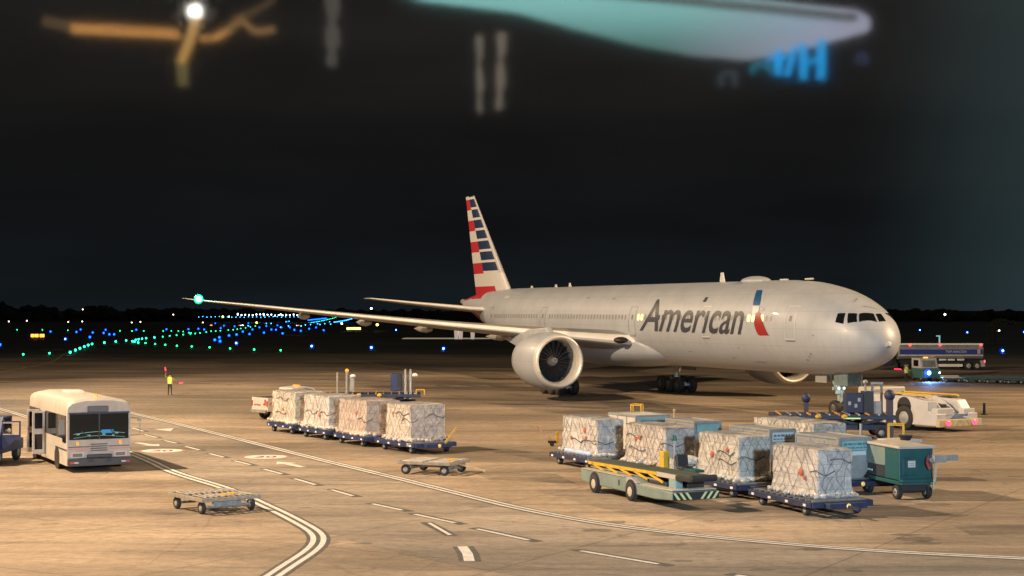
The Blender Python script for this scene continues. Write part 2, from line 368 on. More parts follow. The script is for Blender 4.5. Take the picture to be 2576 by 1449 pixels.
for n_ in m_rp.node_tree.nodes:
    if n_.type == 'MAP_RANGE': n_.inputs['From Min'].default_value = .30; n_.inputs['From Max'].default_value = .62; n_.inputs['To Max'].default_value = .42
    if n_.type == 'MAPPING': n_.inputs['Scale'].default_value = (.6, .9, 1)
struct(rp_.build('concrete_patches', m_rp))
st_ = MB(); rs = random.Random(21)
for k_ in range(46):
    c_ = G(rs.uniform(0, 2576), rs.uniform(960, 1440)); r0_ = rs.uniform(.12, .55)*rs.choice((.5,1,1)); n_ = 14
    st_.add([(c_.x+r0_*rs.uniform(.6,1.2)*math.cos(6.283*i/n_)*1.5, c_.y+r0_*rs.uniform(.6,1.2)*math.sin(6.283*i/n_), .0065) for i in range(n_)], [tuple(range(n_))])
struct(st_.build('oil_stains', m_rp))
# ================================================================ the airliner: local X forward, Y port, Z up; s = metres aft of the nose tip
plane = thing('airplane', 'silver twin-engine airliner parked with its nose to the right and a striped tail', 'airplane', (23.7, 98.6, 0), math.atan2(-.921, .389))
silver = mat('silver_aircraft_paint', (.345,.37,.41), .45, .05, var=.07, scale=.5, coat=.12)
wing_grey = mat('wing_grey', (.28,.28,.27), .42, .1, var=.12, scale=.6)
bare = mat('polished_edge_highlight', (.88,.85,.80), .32, .15, var=.1, scale=.8)  # bare edge, whitened to imitate the strong reflection along it
fin_red = mat('fin_red', (.36,.02,.03), .4, var=.1); fin_blue = mat('fin_blue', (.007,.022,.07), .4, var=.1); fin_white = mat('fin_white', (.48,.47,.46), .42, var=.06)
fin_grey = mat('fin_grey', (.34,.34,.35), .42, var=.06)
_t = silver.node_tree; _b = _t.nodes['Principled BSDF']; _src = _b.inputs['Base Color'].links[0].from_socket
_c = nd(_t, 'ShaderNodeTexCoord'); _sw = nd(_t, 'ShaderNodeSeparateXYZ'); _cb = nd(_t, 'ShaderNodeCombineXYZ'); _t.links.new(_c.outputs['Object'], _sw.inputs[0]); _t.links.new(_sw.outputs['X'], _cb.inputs[0]); _t.links.new(_sw.outputs['Z'], _cb.inputs[1])
_k = nd(_t, 'ShaderNodeTexBrick'); _k.inputs['Scale'].default_value = 1; _k.inputs['Brick Width'].default_value = 5.2; _k.inputs['Row Height'].default_value = 1.15; _k.inputs['Mortar Size'].default_value = .018; _k.inputs['Mortar'].default_value = (.86,.86,.86,1); _k.inputs['Color1'].default_value = (1.01,1.01,1.01,1); _k.inputs['Color2'].default_value = (.985,.985,.985,1)
_t.links.new(_cb.outputs[0], _k.inputs[0]); _st = nd(_t, 'ShaderNodeMapping'); _st.inputs['Scale'].default_value = (2.2,2.2,.25); _t.links.new(_c.outputs['Object'], _st.inputs[0]); _n = nd(_t, 'ShaderNodeTexNoise'); _n.inputs['Scale'].default_value = 1; _n.inputs['Detail'].default_value = 6; _t.links.new(_st.outputs[0], _n.inputs[0])
_r = nd(_t, 'ShaderNodeMapRange'); _r.inputs['From Min'].default_value = .42; _r.inputs['From Max'].default_value = .7; _r.inputs['To Min'].default_value = 1.02; _r.inputs['To Max'].default_value = .95; _t.links.new(_n.outputs[0], _r.inputs[0])
_m1 = nd(_t, 'ShaderNodeVectorMath', operation='MULTIPLY'); _t.links.new(_src, _m1.inputs[0]); _t.links.new(_k.outputs['Color'], _m1.inputs[1]); _m2 = nd(_t, 'ShaderNodeVectorMath', operation='SCALE'); _t.links.new(_m1.outputs[0], _m2.inputs[0]); _t.links.new(_r.outputs[0], _m2.inputs['Scale']); _t.links.new(_m2.outputs[0], _b.inputs['Base Color'])
let_grey = mat('lettering_grey', (.035,.04,.055), .45)
logo_blue = mat('logo_blue', (.008,.07,.20), .4); logo_red = mat('logo_red', (.26,.012,.015), .4); logo_grey = mat('logo_grey', (.25,.28,.33), .4); logo_white = mat('logo_white', (.46,.48,.5), .4)
def _back(tab): return [((.6+s_*7.4/8 if s_ < 8 else s_), v) for s_, v in tab]
def lerp_tab(tab, s):
    for (a, va), (b, vb) in zip(tab, tab[1:]):
        if s <= b:
            t = (s-a)/(b-a); t = max(0, min(1, t)); return va+(vb-va)*t
    return tab[-1][1]
TOP = [(0,4.75),(.05,5.05),(.12,5.28),(.3,5.66),(.6,6.10),(1,6.50),(1.5,6.88),(2,7.17),(3,7.64),(4,8.00),(5,8.28),(6,8.50),(8,8.82),(10,9.0),(12,9.05),(60,9.05),(66,8.85),(70,8.55),(73.6,8.0)]
BOT = [(0,4.75),(.05,4.55),(.12,4.40),(.3,4.16),(.6,3.88),(1.1,3.60),(2,3.32),(2.75,3.15),(4,2.92),(6,2.75),(8,2.67),(50,2.65),(55,3.0),(60,3.85),(66,5.35),(70,6.4),(73.6,7.4)]
WID = [(0,.02),(.05,.34),(.12,.55),(.3,.90),(.7,1.36),(1.2,1.74),(2,2.18),(3,2.54),(4,2.80),(5.5,3.04),(7.5,3.17),(9.5,3.2),(52,3.2),(57,2.9),(62,2.2),(67,1.35),(71,.7),(73.6,.25)]
TOP, BOT, WID = _back(TOP), _back(BOT), _back(WID)
stations = [.6+.925*x for x in (0,.05,.12,.2,.3,.45,.7,.95,1.2,1.6,2,2.4,2.8,3.2,3.6,4,4.5,5,5.6,6.2,6.8,7.5)]+[8.5,9.5]+[11+1.5*i for i in range(27)]+[51,52.5,54,55.5,57,58.5,60,61.5,63,64.5,66,67.5,69,70,71,72,73,73.6]
def sec(s):
    zt, zb, w = lerp_tab(TOP, s), lerp_tab(BOT, s), lerp_tab(WID, s)
    return (zt+zb)/2, (zt-zb)/2, w
# smooth the tables a little so that the nose reads as one curve
def ssec(s):
    k = .35 if s < 9 else 1.5
    if s < 1.1: return sec(max(.6, s))
    A = [sec(max(.6, s+d*k)) for d in (-1, -.5, 0, .5, 1)]; wt = (.12,.2,.36,.2,.12)
    return tuple(sum(a[i]*w for a, w in zip(A, wt)) for i in range(3))
def skin(s, z, off=.0, side=-1):
    """point of the fuselage skin at station s and height z (side -1 = starboard)"""
    zc, rz_, w = ssec(s); q = max(-.999, min(.999, (z-zc)/rz_)); y = w*math.sqrt(1-q*q)
    n = Vector((0, y/w/w if w else 0, (z-zc)/rz_/rz_)); n.normalize()
    return Vector((-s, side*(y+n.y*off), z+n.z*off))
NS = 72
def ring(s, off=0):
    zc, rz_, w = ssec(s)
    return [(-s, (w+off)*math.sin(2*math.pi*i/NS), zc+(rz_+off)*math.cos(2*math.pi*i/NS)) for i in range(NS)]
fz = MB()
def fus_mat(j, i):
    s = (stations[j]+stations[j+1])/2; zc, rz_, w = ssec(s); z = zc+rz_*math.cos(2*math.pi*(i+.5)/NS)
    if s > 66.5:
        q = (z-lerp_tab(BOT, s)) / max(.1, lerp_tab(TOP, s)-lerp_tab(BOT, s))
        if q > .80 or q < .30: return 1
        if q < .42: return 2
    return 0
fz.loft([ring(s) for s in stations], fus_mat)
fz.build('fuselage', [silver, fin_red, fin_white], plane, smooth=True)
# belly fairing with wing root glove
bf = MB(); rings = []
for k in range(33):
    t = k/32; s = 23.5+t*26; e_ = math.sin(math.pi*t)**.42 if 0 < t < 1 else .02
    rings.append([(-s, 3.78*e_*math.copysign(abs(math.sin(2*math.pi*i/40))**.85, math.sin(2*math.pi*i/40)), 3.95+(1.62*e_)*math.copysign(abs(math.cos(2*math.pi*i/40))**.9, math.cos(2*math.pi*i/40))) for i in range(40)])
bf.loft(rings).build('belly_fairing', silver, plane, smooth=True)
iv = MB(); iv.add([(-26.6,-2.55,2.66),(-27.9,-3.0,2.78),(-28.2,-2.6,2.55),(-27.2,-2.2,2.48)],[(0,1,2,3)]); 
# wings
def airfoil(n=14):
    pts = []
    for i in range(n+1):
        x = (1-math.cos(math.pi*i/n))/2; y = 5*(.2969*math.sqrt(x)-.126*x-.3516*x*x+.2843*x**3-.1036*x**4)
        pts.append((x, y))
    return pts
AF = airfoil()
def wing_ring(side, y, sle, chord, z, th, camber=.25):
    up = [(x, t_) for x, t_ in AF]; out_ = []
    for x, t_ in reversed(up): out_.append((-(sle+x*chord), side*y, z+t_*th*chord*1.0))
    for x, t_ in up[1:-1]: out_.append((-(sle+x*chord), side*y, z-t_*th*chord*.8))
    return out_
def wing(side):
    W_ = MB(); secs = []
    for (y, sle, ch, z, th) in ((2.6,29.0,14.6,4.42,.13),(4.5,30.4,13.2,4.62,.125),(7,32.0,11.6,4.88,.115),(9.6,33.7,10.0,5.15,.11),(11.5,34.9,9.0,5.36,.105),(15,37.1,7.7,5.72,.10),(20,40.3,5.9,6.28,.095),(25,43.4,4.4,6.85,.09),(29.5,46.2,3.1,7.38,.085),(32,48.2,2.1,7.66,.08),(33.4,49.6,1.3,7.84,.08),(34,50.6,.5,7.95,.07)):
        secs.append(wing_ring(side, y, sle, ch, z, th))
    n = len(secs[0]); half = n//2
    le = {half-2, half-1, half}
    def mm(j, i): return 1 if (i in le and j >= 0) else 0
    W_.loft(secs, mm); w = W_.build('wing', [wing_grey, bare], plane, smooth='auto')
    for y in (8.2, 14.5, 19.5, 24.5):
        fl = MB()     # flap track fairings
        t = (y-2.6)/31.4; sle = 29+t*20; z = 4.3+t*3.5; L = 5.6-t*2.6; te = sle+(14-t*13)
        fl.lathe([(0,.02),(.5,.22),(1.4,.33),(L*.6,.30),(L,.02)], Matrix.Translation((-(te-2.0), side*y, z-.25)) @ Matrix.Rotation(math.pi,4,'Z'), n=12)
        fl.build('flap_fairing', wing_grey, plane, smooth=True)
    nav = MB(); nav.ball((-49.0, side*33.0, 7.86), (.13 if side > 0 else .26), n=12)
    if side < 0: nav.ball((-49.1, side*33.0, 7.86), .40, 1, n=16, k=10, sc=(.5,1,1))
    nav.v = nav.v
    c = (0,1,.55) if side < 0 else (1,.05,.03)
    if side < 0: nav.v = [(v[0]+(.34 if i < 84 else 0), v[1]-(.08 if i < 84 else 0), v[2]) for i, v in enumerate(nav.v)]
    nav.build('navigation_light', [mat('nav_green' if side < 0 else 'nav_red', c, .3, emit=(.14,1,.62) if side < 0 else c, es=9), mat('nav_green_halo', (0,.5,.35), .3, emit=(0,.50,.32), es=.75)], w)  # second material: larger ball imitating the green halo of the lamp
    return w
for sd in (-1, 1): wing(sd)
gl = bpy.data.lights.new('green_navigation_lamp', 'POINT'); gl.energy = 120; gl.color = (.05,1,.6); gl.shadow_soft_size = .3
go = bpy.data.objects.new('green_navigation_lamp', gl); COL.objects.link(go); go.parent = plane; go.location = (-48.4, -32.9, 8.3)
rc = MB(); rc.ball((-29.6,-4.0,4.62), 1, sc=(.5,.6,.26), n=14, k=8); rc.build('landing_light_recess', black_paint, plane, smooth=True)
# tail plane
def stab(side):
    W_ = MB(); secs = [wing_ring(side, y, sle, ch, z, th) for (y, sle, ch, z, th) in ((.6,62.0,8.4,6.9,.09),(3,64.4,7.2,7.12,.085),(7,68.3,5.0,7.62,.08),(10,71.2,3.3,8.02,.075),(10.8,72.2,2.3,8.15,.06))]
    n = len(secs[0]); half = n//2
    W_.loft(secs, lambda j, i: 1 if abs(i-half+1) < 3 else 0).build('tailplane', [wing_grey, bare], plane, smooth='auto')
for sd in (-1, 1): stab(sd)
# fin with flag bands, built from patches that each carry their paint
fn = MB(); mats_f = [fin_grey, fin_red, fin_white, fin_blue]
Z0, Z1 = 8.3, 18.75
def fin_pt(x, z, sd):
    t = (z-Z0)/(Z1-Z0); sle = 60.6+t*10.3; ste = 70.3+t*3.0; ch = ste-sle
    th = 5*(.2969*math.sqrt(x)-.126*x-.3516*x*x+.2843*x**3-.1036*x**4)
    return (-(sle+x*ch), sd*th*(.095-.02*t)*ch, z)
bands = []; z = 9.55; bh = (Z1-.05-z)/8.25
zs = [Z0, 8.75, 9.35, 10.65]; hh = (Z1-10.65)/7.3
zz = 10.65
while zz < Z1-.2: zs += [zz+hh*.22, min(Z1, zz+hh)]; zz += hh
zs = sorted(set(round(q, 3) for q in zs if q <= Z1)); zs[-1] = Z1
xs = [0,.015,.04,.08,.13,.2,.3,.4,.5,.58,.72,.86,1]
for side in (-1, 1):
    for j in range(len(zs)-1):
        za, zb = zs[j], zs[j+1]; zm = (za+zb)/2; k = (zm-10.65)/hh; fr = k-math.floor(k)
        for i in range(len(xs)-1):
            x = (xs[i]+xs[i+1])/2
            if zm < 8.75: m = 2 if x < .4 else 1
            elif zm < 9.35: m = 1 if x > .3 else 2
            elif zm < 10.65: m = 2
            elif x < .08: m = 0
            elif x < .58: m = 2 if fr < .22 else 3
            else: m = 1 if int(math.floor(k+.12)) % 2 == 0 else 2
            # a slight slant of the bands on the aft part
            pts = [fin_pt(xs[i], za, side), fin_pt(xs[i+1], za, side), fin_pt(xs[i+1], zb, side), fin_pt(xs[i], zb, side)]
            fn.add(pts, [(0,1,2,3)], m)
top = [fin_pt(x, Z1, -1) for x in xs] + [fin_pt(x, Z1, 1) for x in reversed(xs[1:-1])]
fn.add(top, [tuple(range(len(top)))], 2)
fn.build('tail_fin', mats_f, plane, smooth='auto')
ex = MB(); ex.cyl((-73.2,0,7.75),(-74.2,0,7.85),.34,.26,16); ex.build('tail_exhaust', grey_metal, plane, smooth='auto')
# cockpit windows laid on the skin
def skin_poly(mb, pts, off, m=0, sub=4):
    """quad given by (s, z) corners, subdivided and laid on the skin"""
    a, b, c, d = [Vector((p[0], p[1], 0)) for p in pts]; vs = []; fs = []
    for i in range(sub+1):
        for j in range(sub+1):
            u, v = i/sub, j/sub; p = (a*(1-u)+b*u)*(1-v)+(d*(1-u)+c*u)*v
            vs.append(tuple(skin(p.x, p.y, off)))
    for i in range(sub):
        for j in range(sub): fs.append((i*(sub+1)+j, (i+1)*(sub+1)+j, (i+1)*(sub+1)+j+1, i*(sub+1)+j+1))
    mb.add(vs, fs, m)
def nose_pt(s, a, off=.0):
    """skin point by angle a from the top, used on the windscreen"""
    zc, rz_, w = ssec(s); return Vector((-s, -(w+off)*math.sin(a), zc+(rz_+off)*math.cos(a)))
def nose_z(z, sg, off=.02):
    """point at height z whose station solves the profile for lateral angle"""
    return skin(sg, z, off)
PM = Matrix.Translation(plane.location) @ Matrix.Rotation(plane.rotation_euler.z, 4, 'Z')
def row_col(p):
    w = PM @ p; return 1288+w.x/w.y*F, HY-(w.z-H)/w.y*F
def hull(px, py, off=.02, s0=8.0, a0=1.3):
    """(station, angle) of the hull point that belongs at a row and column of the frame"""
    s_, a_ = max(.9, s0), a0
    for _ in range(40):
        u, v = row_col(nose_pt(s_, a_)); du, dv = px-u, py-v
        if abs(du)+abs(dv) < .02: break
        e_ = 1e-3; u1, v1 = row_col(nose_pt(s_+e_, a_)); u2, v2 = row_col(nose_pt(s_, a_+e_))
        A, B, C_, D = (u1-u)/e_, (u2-u)/e_, (v1-v)/e_, (v2-v)/e_; det = A*D-B*C_
        if abs(det) < 1e-9: break
        ds, da = (du*D-B*dv)/det, (A*dv-C_*du)/det
        s_ += max(-2, min(2, ds)); a_ += max(-.2, min(.2, da)); s_ = max(.62, s_)
    return s_, a_
def hull_quad(mb, P, off, m=0, sub=5, s0=8.0, a0=1.3):
    K = [hull(x, y, 0, s0, a0) for x, y in P]; vs = []; fs = []
    for i in range(sub+1):
        for j in range(sub+1):
            u, v = i/sub, j/sub
            q = [(K[0][t]*(1-u)+K[1][t]*u)*(1-v)+(K[3][t]*(1-u)+K[2][t]*u)*v for t in (0, 1)]
            vs.append(tuple(nose_pt(q[0], q[1], off)))
    for i in range(sub):
        for j in range(sub): fs.append((i*(sub+1)+j, (i+1)*(sub+1)+j, (i+1)*(sub+1)+j+1, i*(sub+1)+j+1))
    mb.add(vs, fs, m)
c6 = lambda u, v: (1980.6+.23118*u, 638.9+.23118*v)
for q, s0, a0 in (([(552,648),(636,645),(612,760),(524,746)],4.5,1.1), ([(664,646),(762,650),(758,740),(657,756)],3.6,1.0), ([(784,650),(940,652),(978,742),(784,741)],2.6,.7), ([(962,655),(1016,652),(1072,735),(1000,741)],1.8,.1)):
    w_ = MB(); hull_quad(w_, [c6(*p) for p in q], .02, 0, 5, s0, a0)
    w_.build('cockpit_window', dark_glass, plane, smooth=True, fixn=False)
for da in (-.30, -.62, -.86):      # the panes of the far side
    w_ = MB(); vs = []; K = {-.30:(2.05,2.4), -.62:(2.4,3.1), -.86:(3.2,4.0)}[da]
    for i in range(4):
        for j in range(4):
            t = i/3; s_ = K[0]+(K[1]-K[0])*j/3; zt = 6.15+.62*t; zc, rz_, wd = ssec(s_); vs.append(tuple(skin(s_, zt, .02, 1)))
    w_.add(vs, [(i*4+j, i*4+j+1, (i+1)*4+j+1, (i+1)*4+j) for i in range(3) for j in range(3)]); w_.build('cockpit_window', dark_glass, plane, smooth=True, fixn=False)
# cabin windows (some lit), doors
lit = mat('lit_cabin_window', (1,.95,.5), .4, emit=(1,.86,.25), es=.95); shade_w = mat('closed_cabin_window', (.24,.235,.23), .3, var=.1); dark_w = mat('unlit_cabin_window', (.10,.10,.11), .15)
WZ = 6.42
def cabin_window(s, m_):
    w_ = MB(); n = 12; vs = [tuple(skin(s+(.2 if m_ is lit else .13)*math.copysign(abs(math.cos(a))**.6, math.cos(a)), WZ+(.25 if m_ is lit else .2)*math.copysign(abs(math.sin(a))**.6, math.sin(a)), .012)) for a in [2*math.pi*i/n for i in range(n)]]
    w_.add(vs, [tuple(range(n))]); return w_.build('cabin_window', m_, plane)
doors = [7.0, 17.9, 29.3, 46.5, 60.2]
s = 9.2; k = 0
while s < 60:
    if all(abs(s-dd) > .95 for dd in doors):
        if 27.4 < s < 29.3 or 9.9 < s < 12.3: m_ = lit
        elif 18.8 < s < 19.6 or 24.2 < s < 25.4: m_ = dark_w
        else: m_ = shade_w
        cabin_window(s, m_); k += 1
    s += .56 if not (27.2 < s < 28.4 or 9.8 < s < 12.1) else .56
seam = mat('door_seam', (.16,.16,.17), .5); door_edge = mat('door_edge', (.52,.52,.54), .4)
for ds in doors:
    dr = MB(); hw, z0, z1, t = .56, 5.05, 7.25, .05
    for a in ([(ds-hw,z0),(ds+hw,z0),(ds+hw,z0+t),(ds-hw,z0+t)],[(ds-hw,z1-t),(ds+hw,z1-t),(ds+hw,z1),(ds-hw,z1)],[(ds-hw,z0),(ds-hw+t,z0),(ds-hw+t,z1),(ds-hw,z1)],[(ds+hw-t,z0),(ds+hw,z0),(ds+hw,z1),(ds+hw-t,z1)]):
        skin_poly(dr, a, .016, 0, 3 if a[2][1]-a[0][1] < 1 else 10)
    skin_poly(dr, [(ds-.5,z0-.13),(ds+.5,z0-.13),(ds+.5,z0-.05),(ds-.5,z0-.05)], .03, 1, 3)
    skin_poly(dr, [(ds-.13,6.25),(ds+.13,6.25),(ds+.13,6.6),(ds-.13,6.6)], .018, 1, 2)
    dr.build('cabin_door', [door_edge if ds < 20 else shade_w, seam], plane)
for (s0, z0, ww, hh_) in ((15.2,3.6,.35,.06),(13.8,4.3,.12,.1),(33.5,7.85,.7,.05),(21,3.9,.4,.05),(6.0,3.7,.2,.08),(5.3,4.1,.16,.1),(5.6,3.95,.12,.06),(4.6,5.3,.1,.1),(38.5,7.95,.6,.05),(11.5,3.4,1.4,.03),(44.0,7.6,.06,.1)):
    ln_ = MB(); skin_poly(ln_, [(s0,z0),(s0+ww,z0),(s0+ww,z0+hh_),(s0,z0+hh_)], .014, 0, 3); ln_.build('service_panel', [seam, fin_white], plane)
ln_ = MB(); skin_poly(ln_, [(56.6,8.05),(57.9,8.05),(57.9,8.32),(56.6,8.32)], .014, 1, 3)
ln_.build('service_panel', [seam, fin_white], plane)
# airline lettering and emblem laid on the skin
c5 = lambda u, v: (1469.5+.22322*u, 638.9+.22322*v)
def hull_text(body, quad, m_, name, bold=0):
    vs, fs, (x0, x1, y0, y1) = text_mesh(body, 1, 0, 1, bold)
    bm = bmesh.new(); V = [bm.verts.new(v) for v in vs]
    for f in fs:
        try: bm.faces.new([V[i] for i in f])
        except ValueError: pass
    for k_ in range(1, 20):
        y = y0+(y1-y0)*k_/20; bmesh.ops.bisect_plane(bm, geom=bm.verts[:]+bm.edges[:]+bm.faces[:], plane_co=(0,y,0), plane_no=(0,1,0))
    mb = MB(); bm.verts.index_update(); pts = []
    BL, BR, TR, TL = [Vector(c5(*p)) for p in quad]
    for v in bm.verts:
        u, w = (v.co.x-x0)/(x1-x0), (v.co.y-y0)/(y1-y0); p = (BL*(1-u)+BR*u)*(1-w)+(TL*(1-u)+TR*u)*w
        s_, a_ = hull(p.x, p.y, 0, 20-8*u, 1.3); pts.append(tuple(nose_pt(s_, a_, .02)))
    mb.add(pts, [tuple(v.index for v in f.verts) for f in bm.faces]); bm.free()
    return mb.build(name, m_, plane)
hull_text('Amer\u0131can', [(622,868),(1762,912),(1845,518),(738,512)], let_grey, 'airline_lettering', bold=.012)
acc = MB(); hull_quad(acc, [c5(1335,542),(c5(1372,542)),c5(1402,488),c5(1372,488)], .02, 0, 5, 18, .9); acc.build('lettering_accent', let_grey, plane, fixn=False)
lg = MB()
def bez(P, n=12):
    Q = [Vector((*p, 0)) for p in P]; o_ = []
    for k_ in range(n+1):
        t = k_/n; L = Q[:]
        while len(L) > 1: L = [a*(1-t)+b*t for a, b in zip(L, L[1:])]
        o_.append((L[0].x, L[0].y))
    return o_
def strip(pl, pr, m):
    vs = []; L = len(pl)
    for (a, b) in zip(pl, pr):
        for i in range(5):
            s_, a_ = hull(*c5(a[0]+(b[0]-a[0])*i/4, a[1]+(b[1]-a[1])*i/4), 0, 10, 1.1); vs.append(tuple(nose_pt(s_, a_, .03)))
    lg.add(vs, [(5*j+i, 5*j+i+1, 5*j+6+i, 5*j+5+i) for j in range(L-1) for i in range(4)], m)
strip(bez([(1905,578),(1918,480),(1950,410)]), bez([(1980,580),(1995,490),(2008,411)]), 0)
strip(bez([(1900,590),(1905,640),(1895,700)],8), bez([(1978,588),(1975,620),(1965,650)],8), 3)
strip(bez([(1975,590),(1985,612),(1985,640)],8), bez([(2010,592),(2040,610),(2025,635)],8), 2)
strip(bez([(1972,648),(1890,720),(1915,850),(1972,917)]), bez([(1978,648),(2000,730),(2040,860),(2085,917)]), 1)
lg.build('emblem', [logo_blue, logo_red, logo_grey, logo_white], plane, fixn=False)
# antennas and the satellite dome
an = MB(); an.prism([(-21.2,9.0),(-20.5,9.0),(-20.75,9.75),(-21.05,9.75)], -.04, .04, 'XZ'); an.build('blade_antenna', fin_white, plane)
for s_, h_ in ((47.5,.4),(50.5,.3),(56,.25)):
    an = MB(); an.prism([(-s_-.3,9.0),(-s_+.2,9.0),(-s_,9.0+h_),(-s_-.2,9.0+h_)], -.04, .04, 'XZ'); an.build('blade_antenna', fin_white, plane)
sd_ = MB(); sd_.ball((-16.2,0,9.0), 1, sc=(1.7,.75,.40), n=20, k=10); sd_.build('antenna_dome', silver, plane, smooth=True)
for s_ in (12.5, 9.4): b_ = MB(); b_.box((-s_,0,9.08),(.9,.12,.1)); b_.build('roof_light', fin_white, plane)
pt = MB(); pt.bar((-2.6,-1.2,7.55),(-2.1,-1.25,7.75),.05,.12); pt.build('probe', grey_metal, plane)

# engines
lip = mat('engine_lip', (.62,.60,.57), .38, .35, var=.08); fan_m = mat('fan_blade', (.03,.03,.032), .3, .6, coat=.3); fan_edge = mat('fan_blade_edge', (.42,.40,.37), .35, .4); core_m = mat('engine_core', (.16,.15,.14), .45, .7, var=.3)
inner = mat('engine_inner_barrel', (.42,.41,.39), .45, .1)
def engine(side):
    E = bpy.data.objects.new('engine', None); COL.objects.link(E); E.parent = plane; E.location = (-27.2, side*10.3, 3.10)
    c = MB(); Rm = Matrix.Rotation(math.pi, 4, 'Z')
    c.lathe([(.38,2.06),(.8,2.15),(1.4,2.21),(2.2,2.22),(3.2,2.16),(4.2,2.02),(5.2,1.78),(5.25,1.70)], Rm, 56); c.build('cowling', silver, E, smooth=True)
    l_ = MB(); l_.lathe([(.60,1.60),(.30,1.65),(.10,1.74),(.0,1.85),(.06,1.95),(.18,2.01),(.38,2.06)], Rm, 56); l_.build('inlet_lip', lip, E, smooth=True)
    l_ = MB(); l_.lathe([(.60,1.60),(1.5,1.60),(2.6,1.66),(5.25,1.70)], Rm, 48); l_.build('inlet_barrel', inner, E, smooth=True)
    k = MB(); k.lathe([(1.9,1.62),(1.95,.4),(1.95,.01)], Rm, 40); k.build('fan_shroud', black_paint, E)
    for q in range(20):
        f_ = MB(); a0 = 2*math.pi*q/20; vs = []; nn = 7
        for i in range(nn):
            t = i/(nn-1); r = .42+1.2*t; sw = .16*math.sin(t*2.2); tw = .55-.35*t; ch = .22+.16*t
            a = a0+sw*.6
            for u in (-1, 1):
                vs.append((-(1.35+.2*t+u*ch*.45*(.4+t*.6)), r*math.cos(a+u*tw*ch/r*.4), r*math.sin(a+u*tw*ch/r*.4)))
        f_.add(vs, [(2*i,2*i+1,2*i+3,2*i+2) for i in range(nn-1)], 0)
        ev = []
        for i in range(nn):
            p = Vector(vs[2*i+1]); p.x += .01; ev += [tuple(p), tuple(p+Vector((0.02, .022*math.sin(a0), -.022*math.cos(a0))))]
        f_.add(ev, [(2*i,2*i+1,2*i+3,2*i+2) for i in range(nn-1)], 1)
        f_.build('fan_blade', [fan_m, fan_edge], E, fixn=False)
    sp_ = MB(); sp_.lathe([(.75,.01),(.82,.12),(1.0,.22),(1.25,.32),(1.6,.42)], Rm, 32); n0 = sp_.build('spinner', mat('spinner_grey', (.42,.40,.38), .4, .3), E, smooth=True)
    sw = MB(); vs = []
    for i in range(15):
        a = i/14*4.2; x = .80+.26*i/14; r = .10+.19*i/14
        for w_ in (0, .05): vs.append((-(x-.012), (r+w_+.015)*math.cos(a), (r+w_+.015)*math.sin(a)))
    sw.add(vs, [(2*i,2*i+1,2*i+3,2*i+2) for i in range(14)]); sw.build('spinner_spiral', fin_white, n0, fixn=False)
    co = MB(); co.lathe([(3.6,1.25),(5.2,1.18),(6.6,.85),(6.65,.78)], Rm, 32); co.lathe([(6.2,.6),(6.8,.5),(7.8,.05)], Rm, 24); co.build('exhaust_core', core_m, E, smooth='auto')
    st = MB(); st.prism([(-1.0,1.9),(-2.2,2.55),(-5.5,2.35),(-8.5,1.75),(-10.5,1.55),(-7.6,.9),(-4.6,1.2),(-2.2,1.8)], -.24, .24, 'XZ'); st.build('pylon', silver, E, bevel=.08)
    ck = MB(); ck.add([(-2.2, -side*1.98, .9), (-3.6, -side*1.98, .92), (-3.5, -side*2.55, 1.35), (-2.9, -side*2.5, 1.3)], [(0,1,2,3)]); ck.add([(-2.2, -side*1.95, .94), (-3.6, -side*1.95, .96), (-3.5, -side*2.52, 1.39), (-2.9, -side*2.47, 1.34)], [(0,1,2,3)]); ck.build('chine', silver, E)
for sd in (-1, 1): engine(sd)
# landing gear
tyre = mat('aircraft_tyre', (.02,.02,.02), .7, var=.3, scale=6); hub = mat('wheel_hub', (.12,.12,.12), .4, .4, var=.2, scale=8); strut_m = mat('gear_strut', (.55,.55,.54), .35, .2, var=.2, scale=5)
def wheel(mb, c, r, w, n=24, hubm=1, axis='Y'):
    c = Vector(c); prof = [(-w/2,.01),(-w/2*.9,r*.5),(-w/2*.86,r*.52),(-w/2,r*.56),(-w/2,r*.86),(-w/2*.75,r*.97),(0,r),(w/2*.75,r*.97),(w/2,r*.86),(w/2,r*.56),(w/2*.86,r*.52),(w/2*.9,r*.5),(w/2,.01)]
    M = Matrix.Translation(c) @ (Matrix.Rotation(math.pi/2,4,'Z') if axis == 'Y' else Matrix.Identity(4))
    mb.lathe(prof, M, n, [hubm,hubm,0,0,0,0,0,0,0,0,hubm,hubm])
def main_gear(side):
    g_ = bpy.data.objects.new('main_landing_gear', None); COL.objects.link(g_); g_.parent = plane; g_.location = (-37.9, side*5.5, 0)
    a = MB(); a.cyl((0,0,.9),(.1,0,3.6),.22,.28,14); a.bar((-1.5,0,.72),(1.5,0,.72),.24,.3); a.bar((0,0,1.6),(1.9,0,3.2),.12); a.bar((0,0,2.0),(-1.5,-side*.9,3.4),.14); a.bar((.3,0,1.1),(.6,0,2.2),.1)
    for x in (-1.46, 0, 1.46): a.cyl((x,-.75,.68),(x,.75,.68),.09,n=8)
    a.build('strut', strut_m, g_, smooth='auto')
    for x in (-1.46, 0, 1.46):
        for y in (-.62, .62):
            w_ = MB(); wheel(w_, (x, y, .68), .68, .5); w_.build('wheel', [tyre, hub], g_, smooth='auto')
    d_ = MB(); d_.box((.2, side*.95, 2.6), (2.4, .06, 1.5), rx=side*.2); d_.build('gear_door', silver, g_)
for sd in (-1, 1): main_gear(sd)
n_ = bpy.data.objects.new('nose_landing_gear', None); COL.objects.link(n_); n_.parent = plane; n_.location = (-5.9, 0, 0)
